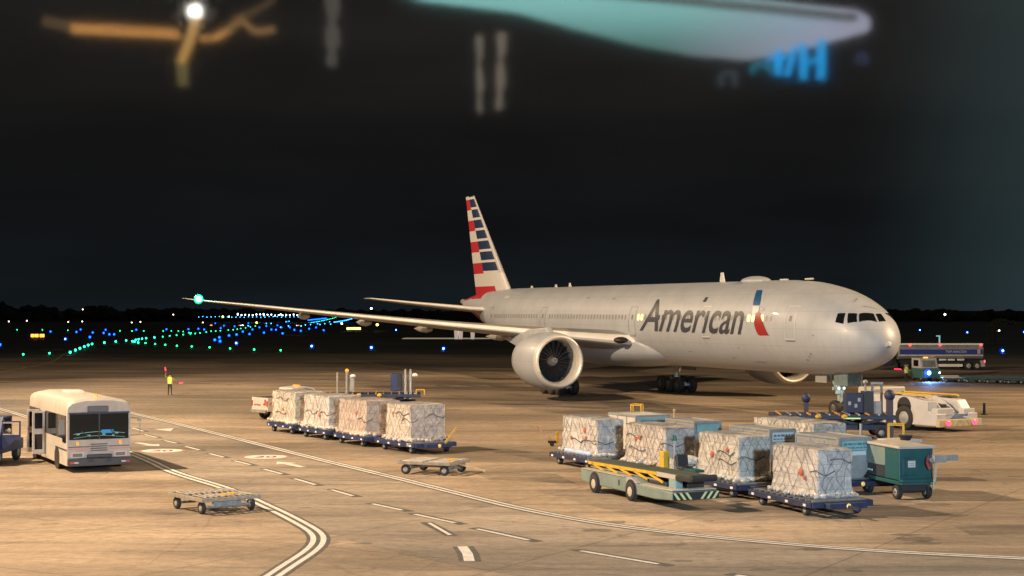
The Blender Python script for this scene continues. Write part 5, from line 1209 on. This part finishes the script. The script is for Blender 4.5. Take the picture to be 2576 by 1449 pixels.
b = MB(); b.box((-4.85,1.0,.75),(.5,.4,.7)); b.build('mudguard', cream_paint, T)
b = MB(); b.ball((-5.05,1.1,1.0),.16,sc=(.6,1,1)); b.build('tail_lamp', mat('tail_red', (1,.05,.08), .3, emit=(1,.04,.1), es=5), T)
b = MB(); b.ball((1.0,1.3,1.3),.15,sc=(1.4,.4,.8)); b.build('side_lamp', amber_glow, T)
b = MB(); b.box((6.6,0,1.5),(2.2,2.3,1.9),taper=.92); cab_ = b.build('cab', navy_paint, T, bevel=.1)
# ---- small apron items
T = thing('tow_bar', 'red and white tow bar tilted up at the far end of the right pallet row', 'tow bar', (0,0,0))
a, c = G(1386,1122), G(1342,1121); q = MB()
p0 = Vector((a.x,a.y,.32)); p1 = p0+Vector((-.75,0,.72))
for k_ in range(5):
    q.cyl(p0.lerp(p1,k_/5), p0.lerp(p1,(k_+1)/5), .032, n=8, m=k_ % 2)
T.location = (p0.x, p0.y, 0); q.v = [(v[0]-p0.x, v[1]-p0.y, v[2]) for v in q.v]; q.build('bar', [mat('bar_orange', (.55,.25,.12), .5), white_paint], T)
q = MB(); q.box((.05,0,.22),(.42,.12,.12)); q.cyl((.05,-.12,.12),(.05,.12,.12),.12,n=10); q.build('foot', black_paint, T)
q = MB(); q.box((.32,0,.45),(.14,.1,.62)); q.build('bracket', yellow_paint, T, bevel=.02)
o_ = MB(); o_.cyl((0,0,0),(0,0,.06),.22,.22,12); o_.cyl((0,0,.06),(0,0,.78),.10,.08,12); o_ = o_.build('rubber_post', dark_rubber, None, smooth='auto', bevel=.01); o_.location = tuple(G(2475,1043)); tag(o_, 'dark rubber post standing alone to the right of the tug', 'post')
def stand(loc, label, hgt, col, w_=.55):
    T = thing('access_stand', label, 'access stand', loc, R(-20)); 
    for x in (-w_/2, w_/2): q = MB(); q.box((x,0,hgt/2),(.05,.05,hgt)); q.build('leg', col, T)
    for z in (.35, .75, hgt-.04): q = MB(); q.box((0,0,z),(w_,.04,.05)); q.build('rung', col, T)
    q = MB(); q.tube([(-w_/2,0,hgt),(-w_/2,.35,hgt),(w_/2,.35,hgt),(w_/2,0,hgt)],.025); q.build('top_rail', col, T)
    for x in (-w_/2, w_/2): q = MB(); q.box((x,.4,hgt/2),(.04,.04,hgt)); q.build('leg', col, T)
    return T
stand((15.8+.45,67.5,0), 'yellow steel stand behind the white box, below the loader post', 2.15, yellow_paint, .62)
stand((5.95,76.5,0), 'yellow railed stand behind the white-sided container', 2.45, yellow_paint, .5)
T = thing('marker_pole', 'short striped pole on a blue foot behind the middle containers', 'pole', (7.6,74.6,0)); 
q = MB(); q.cyl((0,0,1.8),(0,0,2.25),.045,n=8); q.ball((0,0,2.28),.07); q.build('pole', mat('tan_paint'), T); q = MB(); q.box((0,0,.9),(.08,.08,1.7)); q.cyl((0,0,1.62),(0,0,1.82),.3,.08,10); q.build('foot', blue_paint, T)
# ================================================================ airfield beyond the apron
# each lamp is a thing of its own: a stem with a coloured globe; on the big blue ones it imitates a halo
def lamp_mesh(name, r, col, es, h):
    q = MB(); q.ball((0,0,0), r, n=10, k=6); me_o = q.build(name, mat('glow_'+name, tuple(min(1, c) for c in col), .3, emit=col, es=es), None, smooth=True)
    me_ = me_o.data; bpy.data.objects.remove(me_o); return me_
def lamp_at(px, py, mesh, label, group, name, z=None, d=None, cat='light'):
    z = .4 if z is None else z
    if d is None:
        d = min(880, (H-z)*F/max(1.5, py-HY))
    zz_ = H-(py-HY)/F*d
    o = bpy.data.objects.new(name, mesh); COL.objects.link(o); o.location = ((px-1288)/F*d, d, zz_); tag(o, label, cat, group); return o
g_l = lamp_mesh('green_lamp', .15, (.01,1,.28), 7, 0); gc_l = lamp_mesh('green_cyan_lamp', .19, (.02,1,.5), 8, 0)
b_l = lamp_mesh('blue_lamp', .27, (.002,.06,1), 11, 0); bc_l = lamp_mesh('cyan_lamp', .18, (.02,.30,.9), 16, 0)
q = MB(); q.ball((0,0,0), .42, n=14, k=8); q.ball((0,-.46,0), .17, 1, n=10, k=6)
_o = q.build('big_blue_lamp', [mat('blue_halo', (0,.05,.6), .3, emit=(.0,.03,1), es=.55), mat('blue_lamp_core', (.3,.6,1), .3, emit=(.12,.45,1), es=14)], None, smooth=True); B_l = _o.data; bpy.data.objects.remove(_o)  # large dim ball imitates the glow around the bright core
w_l = lamp_mesh('white_lamp_far', .33, (.75,.85,1), 10, 0); ww_l = lamp_mesh('warm_lamp_far', .30, (1,.70,.5), 8, 0); y_l = lamp_mesh('yellow_lamp_far', .40, (1,.82,.08), 8, 0)
r_l = lamp_mesh('red_lamp_far', .60, (1,.25,.15), 3, 0)
c8 = lambda u, v: (.3472*u, 670.8+.3472*v); c9 = lambda u, v: (575+.1984*u, 766.7+.1984*v)
GRN = 'green taxiway lights leading away across the airfield'; BLU = 'blue taxiway edge lights scattered over the dark airfield'; WHT = 'row of white lights along the far side of the airfield'
lead = [(510,620),(548,604),(580,591),(612,579),(640,568),(668,560),(757,550),(840,542),(915,534),(960,540),(985,530),(1005,526),(1030,522),(1060,518),(1120,513),(1180,507),(1230,501),(1280,496),(1328,492),(1380,487),(1415,484),(1450,480),(1495,473),(1530,467),(1563,466),(1597,464),(1655,459),(1690,457),(1720,453),(1745,448),(1780,443),(1815,436),(1850,430),(975,543),(1002,549),(1370,478),(1385,480)]
for p in lead: lamp_at(*c8(*p), gc_l if p[0] < 1130 else g_l, 'small green light of the long curving line that leads to the horizon', GRN, 'taxiway_light')
arc = [(170,635),(360,627),(1055,553),(1125,560),(1198,566),(1283,573),(1390,578),(1520,584),(1668,592),(1842,600),(2035,605),(125,457),(308,458),(492,461),(870,465),(957,466),(1042,466),(1183,466),(1242,466),(1293,467),(1328,470)]
for p in arc: lamp_at(*c8(*p), g_l, 'small green light apart from the long curving line', 'scattered green taxiway lights', 'taxiway_light')
blues = [(0,565),(367,470),(555,473),(585,455),(652,510),(673,477),(752,480),(766,457),(793,490),(828,490),(988,457),(1207,453),(1366,452),(1438,450),(1590,512),(1557,530),(1595,540),(1660,498),(1715,492),(1623,427),(1913,478),(1967,455),(2000,457),(2048,483),(2133,458),(2345,460),(2088,397),(1480,455),(1600,445),(1760,470),(1830,455),(1880,440),(1930,430),(2010,425),(2100,440),(2180,465),(2240,450),(2290,440),(1560,410),(1700,432),(1808,488),(1800,408),(2040,440)]
for p in blues: lamp_at(*c8(*p), b_l, 'small blue light on the dark airfield beyond the apron', BLU, 'taxiway_edge_light')
for p in ((480,237),(540,237),(730,215),(770,210),(760,268),(1130,240),(1160,250),(1220,240),(1280,215),(1295,245),(1040,250),(975,255),(920,270),(250,230),(250,265),(660,285)): lamp_at(*c9(*p), bc_l, 'small cyan light on the dark airfield beyond the apron', 'cyan airfield lights', 'taxiway_edge_light')
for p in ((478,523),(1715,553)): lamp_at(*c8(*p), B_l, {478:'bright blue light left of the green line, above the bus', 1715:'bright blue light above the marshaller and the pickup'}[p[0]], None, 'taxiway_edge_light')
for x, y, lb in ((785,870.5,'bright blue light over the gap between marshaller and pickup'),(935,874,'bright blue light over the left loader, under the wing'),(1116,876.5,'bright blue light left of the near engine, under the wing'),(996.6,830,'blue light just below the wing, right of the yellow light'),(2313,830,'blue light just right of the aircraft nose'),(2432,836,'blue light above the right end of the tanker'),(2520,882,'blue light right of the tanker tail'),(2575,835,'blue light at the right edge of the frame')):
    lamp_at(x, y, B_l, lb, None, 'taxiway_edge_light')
x_ = 1723; rnd = random.Random(3)
while x_ < 2245: lamp_at(*c8(x_, 350+rnd.uniform(-4,4)), w_l, 'white light in the far horizontal row under the wing', WHT, 'far_light', z=5, d=870); x_ += 27
for p in ((1723,342),(1910,343),(2035,346),(1660,362)): lamp_at(*c8(*p), w_l, 'white light just above the far horizontal row', WHT, 'far_light', d=870)
for i in range(26): lamp_at(*c8(1440+i*30, 364+rnd.uniform(-3,3)), bc_l, 'tiny blue light under the far white row', 'tiny blue lights under the far white row', 'far_light', d=880)
for i in range(24): u = i/23; lamp_at(*c9(890+u*470, 240-u*80+14*math.sin(u*3.1)), g_l if i % 3 else bc_l, 'tiny green light of the far slanting line by the wing', 'far slanting line of green lights', 'far_light', d=860)
for i in range(26): u = i/25; lamp_at(*c9(1340+u*270, 220-u*58+8*math.sin(u*3)), b_l if i % 2 else bc_l, 'tiny blue light of the far slanting line by the wing', 'far slanting line of blue lights', 'far_light', d=850)
for i in range(20): u = i/19; lamp_at(*c9(1010+u*230, 195-u*25), b_l, 'tiny blue light of the far level line under the wing', 'far level line of blue lights', 'far_light', d=865)
for i in range(18): lamp_at(*c9(560+i*9, 240+8*math.sin(i)), g_l, 'tiny green light in the dense far patch', 'dense far patch of green lights', 'far_light', d=865)
for p, lb in (((65,397),'pale light near the left edge, below the treeline'),((195,392),'pale light second from the left edge, below the treeline'),((495,400),'left one of two pale lights below the treeline'),((597,397),'right one of two pale lights below the treeline'),((955,405),'pale warm light below the treeline, over the green line'),((1018,400),'faint pale light below the treeline, over the green line'),((1470,405),'pale warm light below the green wing lamp'),((1256,347),'pinkish light on the dark treeline'),((600,310),'faint white light on the skyline left of the wing tip')):
    lamp_at(*c8(*p), ww_l, lb, None, 'far_light', d=840)
for p, m_, lb in (((1530,430),r_l,'large pinkish light in the field of blue lights'),((1745,430),w_l,'brightest white light in the middle of the green line'),((1735,434),r_l,'reddish light beside the brightest white light'),((1758,426),w_l,'second white light beside the brightest one'),((1860,406),y_l,'yellow white light right of the brightest light'),((2150,430),w_l,'bright white light at the foot of the slanting line'),((2163,433),r_l,'reddish light at the foot of the slanting line'),((2378,433),ww_l,'warm light under the slanting blue line'),((2475,411),y_l,'large yellow light at the right end of the light field'),((1615,363),y_l,'yellow light left of the far white row')):
    lamp_at(*c8(*p), m_, lb, None, 'far_light', d=700)
for x, y, m_, lb in ((949,817,y_l,'single yellow light beneath the tailplane'),(1041,816,ww_l,'orange light beneath the wing, right of the yellow light'),(2377,791,w_l,'white light on the hill right of the aircraft nose'),(2513,832,ww_l,'warm light at the foot of the bent palm'),(860,814,ww_l,'warm light above the lit yellow sign'),(934,776,w_l,'faint white light between tailplane and wing'),(878,790,w_l,'faint light right of the far white row')):
    lamp_at(x, y, m_, lb, None, 'far_light', d=520)
def sign(px0, px1, py, col, es, label, hgt=.7):
    a, b_ = G(px0, py+4), G(px1, py+4); T = thing('taxiway_sign', label, 'sign', ((a.x+b_.x)/2, a.y, 0)); w_ = (b_-a).x
    q = MB(); q.box((0,0,.75),(w_,.25,hgt+.12)); q.build('housing', black_paint, T)
    n_ = max(1, int(w_/.9)); 
    for k_ in range(n_): q = MB(); q.box((-w_/2+w_*(k_+.5)/n_,-.14,.75),(w_/n_*.86,.03,hgt)); q.build('lit_panel', mat('sign_glow_%d' % int(col[1]*100), col, .4, emit=col, es=es), T)
    for x in (-w_/2+.1, w_/2-.1): q = MB(); q.box((x,0,.2),(.08,.08,.4)); q.build('leg', black_paint, T)
sign(78,98,848,(1,.28,.02),6,'orange glowing airfield sign at the left, longer of the pair'); sign(100,113,848,(1,.25,.02),6,'short orange glowing airfield sign right of the longer one')
sign(872,908,828,(1,.9,.2),4,'yellow glowing airfield sign bar under the wing')
# distant lit stand with three pale columns, and a small parked plane shape behind the engine
cp = mat('lit_column', (.7,.62,.55), .5, emit=(1,.82,.68), es=.35)  # columns glow by emission in place of light falling on them
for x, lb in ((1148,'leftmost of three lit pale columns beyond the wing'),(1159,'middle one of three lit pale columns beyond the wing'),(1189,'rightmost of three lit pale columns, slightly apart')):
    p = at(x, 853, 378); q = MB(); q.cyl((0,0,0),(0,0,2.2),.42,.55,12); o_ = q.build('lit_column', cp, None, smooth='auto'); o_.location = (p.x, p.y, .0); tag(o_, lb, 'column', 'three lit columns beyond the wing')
q = MB(); q.box((0,0,.06),(26,10,.12)); o_ = q.build('lit_pad', mat('pad_glow', (.55,.5,.36), .7, emit=(1,.85,.55), es=.22)); p = at(1150, 853, 385); o_.location = (p.x, p.y, 0); struct(o_); o_.name = 'glowing_pad'  # slab given its own glow to look lit from outside
ps = [at(2330+0, 0, 1)]
q = MB(); q.cyl((0,0,0),(0,0,2.7),.13,n=8); q.box((-.2,0,2.75),(.6,.3,.18)); o_ = q.build('lit_post', mat('pale_cyan_post', (.3,.45,.5), .5, emit=(.4,.75,.9), es=.5), None); o_.location = tuple(G(2363,888)); tag(o_, 'pale cyan post with a bent top above the tanker', 'post')
# ---- treeline and hill
leaf = mat('dark_foliage', (.030,.040,.022), .9, var=.4, scale=.2)
def treeline(name, x0, x1, d, prof, seed):
    rnd = random.Random(seed); q = MB(); x = x0
    while x < x1:
        t = (x-x0)/(x1-x0); h = lerp_tab(prof, t); 
        for _ in range(5):
            r_ = rnd.uniform(.25,.5)*h; zz_ = rnd.uniform(.15, 1)*h-r_*.5; cx, cy = x+rnd.uniform(-6,6), d+rnd.uniform(-25,25)
            n0 = len(q.v); q.ball((cx, cy, max(r_*.4, zz_)), r_, n=9, k=6, sc=(1.3,1,.9))
            for i in range(n0, len(q.v)):
                v = Vector(q.v[i]); nz = noise.noise(v*.35)*.5+noise.noise(v*1.1)*.3; c_ = Vector((cx, cy, max(r_*.4, zz_))); q.v[i] = tuple(c_+(v-c_)*(1+nz))
        x += rnd.uniform(3,6)
    o = q.build(name, leaf); o['kind'] = 'stuff'; o['label'] = 'dark distant treeline on the skyline'; return o
treeline('treeline', -330, 40, 950, [(0,8.5),(.04,10.5),(.10,8.6),(.15,8.0),(.22,9.0),(.26,7.6),(.5,6.8),(.75,6.6),(1,6.5)], 1)
treeline('treeline', 20, 330, 960, [(0,6.2),(.5,6.6),(.7,6.6),(.8,6.9),(.9,6.5),(1,6.2)], 2)
q = MB(); N = 60; vs = []
for i in range(N+1):
    x = -900+1800*i/N; h = 5+2*noise.noise(Vector((x*.004,0,3)))+ (2*math.exp(-((x-330)/120)**2)); vs += [(x,1500,-1),(x,1560,h),(x,1800,h*1.1)]
q.add(vs, [(3*i,3*i+3,3*i+4,3*i+1) for i in range(N)]+[(3*i+1,3*i+4,3*i+5,3*i+2) for i in range(N)]); struct(q.build('hills', leaf, smooth=True))
# ---- bent palm at the right edge
T = thing('palm_tree', 'dark bent palm tree with its crown arching to the right edge', 'tree', (0,0,0)); base = G(2497,868); T.location = (base.x, base.y, 0)
sc_ = base.y/F
q = MB(); pth = [(0,0,0),(-.1,0,1.4),(.0,0,2.8),(.4,0,3.9)]
for a, b_, r0, r1 in ((pth[0],pth[1],.55,.45),(pth[1],pth[2],.45,.42),(pth[2],pth[3],.42,.4)): q.cyl(a, b_, r0, r1, 10)
q.build('trunk', mat('bark', (.03,.025,.02), .9, var=.3), T, smooth='auto')
rnd = random.Random(5); q = MB()
for i in range(1500):
    t = rnd.random(); cx = -.9+5.4*t; cz = 3.0+1.9*math.sin(min(1, t*1.5)*math.pi*.62)-.55*t*t; rr = (.95 if t < .25 else .50)*(1 if t < .8 else .8)
    if t < .22: cz = rnd.uniform(.9, 4.0)
    p = Vector((cx+rnd.gauss(0,.3), rnd.gauss(0,.5), cz+rnd.gauss(0,.38)*rr)); a = rnd.uniform(0,6.28); s_ = rnd.uniform(.12,.3)
    d1 = Vector((math.cos(a), rnd.uniform(-1,1), math.sin(a)-.6)).normalized()*s_*1.8; d2 = Vector((rnd.uniform(-1,1), rnd.uniform(-1,1), rnd.uniform(-1,1))).normalized()*s_*.4
    q.add([tuple(p-d2), tuple(p+d1), tuple(p+d2)], [(0,1,2)])
q.build('crown', mat('palm_leaf', (.035,.045,.022), .8), T, fixn=False)

# ================================================================ the terminal window the camera looks through (upper light) and the lit room it mirrors
GY = .9
def mirror(v): return Vector((v.x, 2*GY-v.y, v.z))
pm = bpy.data.materials.new('window_glass'); pm.use_nodes = True; t = pm.node_tree; t.nodes.clear()
o_ = nd(t, 'ShaderNodeOutputMaterial'); mx = nd(t, 'ShaderNodeMixShader'); tr = nd(t, 'ShaderNodeBsdfTransparent'); gl = nd(t, 'ShaderNodeBsdfGlossy')
gl.inputs['Roughness'].default_value = .034; mx.inputs[0].default_value = .07
t.links.new(tr.outputs[0], mx.inputs[1]); t.links.new(gl.outputs[0], mx.inputs[2]); t.links.new(mx.outputs[0], o_.inputs[0])
zb = H+(HY-487)/F*GY
q = MB(); q.box((0, GY+.004, (zb+9.3)/2), (12, .008, 9.3-zb)); q.mi[0] = 1; clr = bpy.data.materials.new('polished_edge'); clr.use_nodes = True; ct = clr.node_tree; ct.nodes.clear(); co_ = nd(ct, 'ShaderNodeOutputMaterial'); cb_ = nd(ct, 'ShaderNodeBsdfTransparent'); ct.links.new(cb_.outputs[0], co_.inputs[0]); win = q.build('window_pane', [pm, clr]); tag(win, 'clear upper window pane with faint reflections of the lit room behind the camera', 'window pane')
def glow(name, col, es): return mat(name, tuple(min(1, c*.5) for c in col), .5, emit=col, es=es)
# lit ceiling cove
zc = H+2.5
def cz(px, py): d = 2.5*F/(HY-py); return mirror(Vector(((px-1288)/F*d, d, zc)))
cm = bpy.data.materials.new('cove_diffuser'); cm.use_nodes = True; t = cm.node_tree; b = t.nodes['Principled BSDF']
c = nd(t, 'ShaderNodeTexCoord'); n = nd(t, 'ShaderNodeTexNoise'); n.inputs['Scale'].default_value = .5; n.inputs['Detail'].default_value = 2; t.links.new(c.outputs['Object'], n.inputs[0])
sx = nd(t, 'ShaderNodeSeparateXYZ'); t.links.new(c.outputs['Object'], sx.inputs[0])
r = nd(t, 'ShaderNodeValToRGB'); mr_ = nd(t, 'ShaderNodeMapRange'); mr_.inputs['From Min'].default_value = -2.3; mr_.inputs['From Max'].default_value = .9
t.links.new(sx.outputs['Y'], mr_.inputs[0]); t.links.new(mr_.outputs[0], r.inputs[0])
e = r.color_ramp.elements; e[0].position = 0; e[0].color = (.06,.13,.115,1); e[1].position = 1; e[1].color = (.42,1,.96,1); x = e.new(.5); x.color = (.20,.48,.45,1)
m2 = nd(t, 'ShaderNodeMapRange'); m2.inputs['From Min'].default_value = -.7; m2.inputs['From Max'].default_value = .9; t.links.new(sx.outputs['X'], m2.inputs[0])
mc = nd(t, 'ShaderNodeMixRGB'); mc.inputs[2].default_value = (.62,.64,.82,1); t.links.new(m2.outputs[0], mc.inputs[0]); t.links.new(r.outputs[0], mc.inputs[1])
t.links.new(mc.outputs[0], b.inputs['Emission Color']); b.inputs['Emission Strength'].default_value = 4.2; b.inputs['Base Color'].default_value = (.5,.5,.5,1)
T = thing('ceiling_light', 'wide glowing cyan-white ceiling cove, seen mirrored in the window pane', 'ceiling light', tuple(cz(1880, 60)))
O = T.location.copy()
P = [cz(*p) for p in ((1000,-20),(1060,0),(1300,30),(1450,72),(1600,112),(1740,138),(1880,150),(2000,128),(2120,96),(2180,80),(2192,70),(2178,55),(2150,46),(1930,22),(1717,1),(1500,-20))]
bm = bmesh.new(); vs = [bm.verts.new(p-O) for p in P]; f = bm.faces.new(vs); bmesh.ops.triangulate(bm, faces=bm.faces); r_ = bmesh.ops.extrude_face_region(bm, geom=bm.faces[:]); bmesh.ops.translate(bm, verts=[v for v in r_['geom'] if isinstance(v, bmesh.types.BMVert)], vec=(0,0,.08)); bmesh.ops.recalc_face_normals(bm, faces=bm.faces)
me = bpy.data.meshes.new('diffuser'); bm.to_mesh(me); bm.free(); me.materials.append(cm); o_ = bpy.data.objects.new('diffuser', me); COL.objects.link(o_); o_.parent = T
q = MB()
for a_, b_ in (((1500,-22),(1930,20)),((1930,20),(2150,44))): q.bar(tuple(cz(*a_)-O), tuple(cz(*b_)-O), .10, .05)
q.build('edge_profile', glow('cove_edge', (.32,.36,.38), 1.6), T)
# lit sign
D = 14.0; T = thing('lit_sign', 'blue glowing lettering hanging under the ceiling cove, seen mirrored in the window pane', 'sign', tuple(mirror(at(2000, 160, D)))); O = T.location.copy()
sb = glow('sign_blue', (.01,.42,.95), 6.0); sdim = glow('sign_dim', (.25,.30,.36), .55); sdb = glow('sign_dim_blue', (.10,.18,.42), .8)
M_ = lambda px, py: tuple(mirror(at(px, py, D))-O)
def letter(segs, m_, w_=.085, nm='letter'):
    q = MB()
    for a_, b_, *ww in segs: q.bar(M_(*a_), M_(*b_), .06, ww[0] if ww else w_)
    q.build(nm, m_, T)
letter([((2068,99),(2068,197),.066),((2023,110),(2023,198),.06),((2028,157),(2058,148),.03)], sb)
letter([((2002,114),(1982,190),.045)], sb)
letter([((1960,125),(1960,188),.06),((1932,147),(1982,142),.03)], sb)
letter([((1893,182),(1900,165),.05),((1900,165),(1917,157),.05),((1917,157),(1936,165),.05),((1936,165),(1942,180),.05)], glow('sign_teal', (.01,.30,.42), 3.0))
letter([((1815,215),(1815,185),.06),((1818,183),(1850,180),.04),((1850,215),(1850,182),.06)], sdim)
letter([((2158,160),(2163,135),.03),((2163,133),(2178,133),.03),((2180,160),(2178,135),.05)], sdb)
# warm hanging lamp with bright bulb
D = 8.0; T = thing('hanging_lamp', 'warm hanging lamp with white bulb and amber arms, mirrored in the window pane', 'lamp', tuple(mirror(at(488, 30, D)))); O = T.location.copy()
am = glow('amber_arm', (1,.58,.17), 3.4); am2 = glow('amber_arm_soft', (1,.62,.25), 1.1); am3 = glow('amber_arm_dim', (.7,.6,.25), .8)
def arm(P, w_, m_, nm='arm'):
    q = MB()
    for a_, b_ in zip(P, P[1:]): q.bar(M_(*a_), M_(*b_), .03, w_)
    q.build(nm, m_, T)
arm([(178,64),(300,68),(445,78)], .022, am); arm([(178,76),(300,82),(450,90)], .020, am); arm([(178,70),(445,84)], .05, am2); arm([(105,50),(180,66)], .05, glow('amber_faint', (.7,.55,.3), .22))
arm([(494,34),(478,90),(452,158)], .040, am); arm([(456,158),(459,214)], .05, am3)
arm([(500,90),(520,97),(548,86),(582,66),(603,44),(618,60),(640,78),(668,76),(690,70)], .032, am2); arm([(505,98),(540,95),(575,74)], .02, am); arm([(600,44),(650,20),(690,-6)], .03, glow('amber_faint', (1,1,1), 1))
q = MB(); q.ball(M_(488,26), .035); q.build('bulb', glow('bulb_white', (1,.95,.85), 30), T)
# pale lit strips on the back wall of the room
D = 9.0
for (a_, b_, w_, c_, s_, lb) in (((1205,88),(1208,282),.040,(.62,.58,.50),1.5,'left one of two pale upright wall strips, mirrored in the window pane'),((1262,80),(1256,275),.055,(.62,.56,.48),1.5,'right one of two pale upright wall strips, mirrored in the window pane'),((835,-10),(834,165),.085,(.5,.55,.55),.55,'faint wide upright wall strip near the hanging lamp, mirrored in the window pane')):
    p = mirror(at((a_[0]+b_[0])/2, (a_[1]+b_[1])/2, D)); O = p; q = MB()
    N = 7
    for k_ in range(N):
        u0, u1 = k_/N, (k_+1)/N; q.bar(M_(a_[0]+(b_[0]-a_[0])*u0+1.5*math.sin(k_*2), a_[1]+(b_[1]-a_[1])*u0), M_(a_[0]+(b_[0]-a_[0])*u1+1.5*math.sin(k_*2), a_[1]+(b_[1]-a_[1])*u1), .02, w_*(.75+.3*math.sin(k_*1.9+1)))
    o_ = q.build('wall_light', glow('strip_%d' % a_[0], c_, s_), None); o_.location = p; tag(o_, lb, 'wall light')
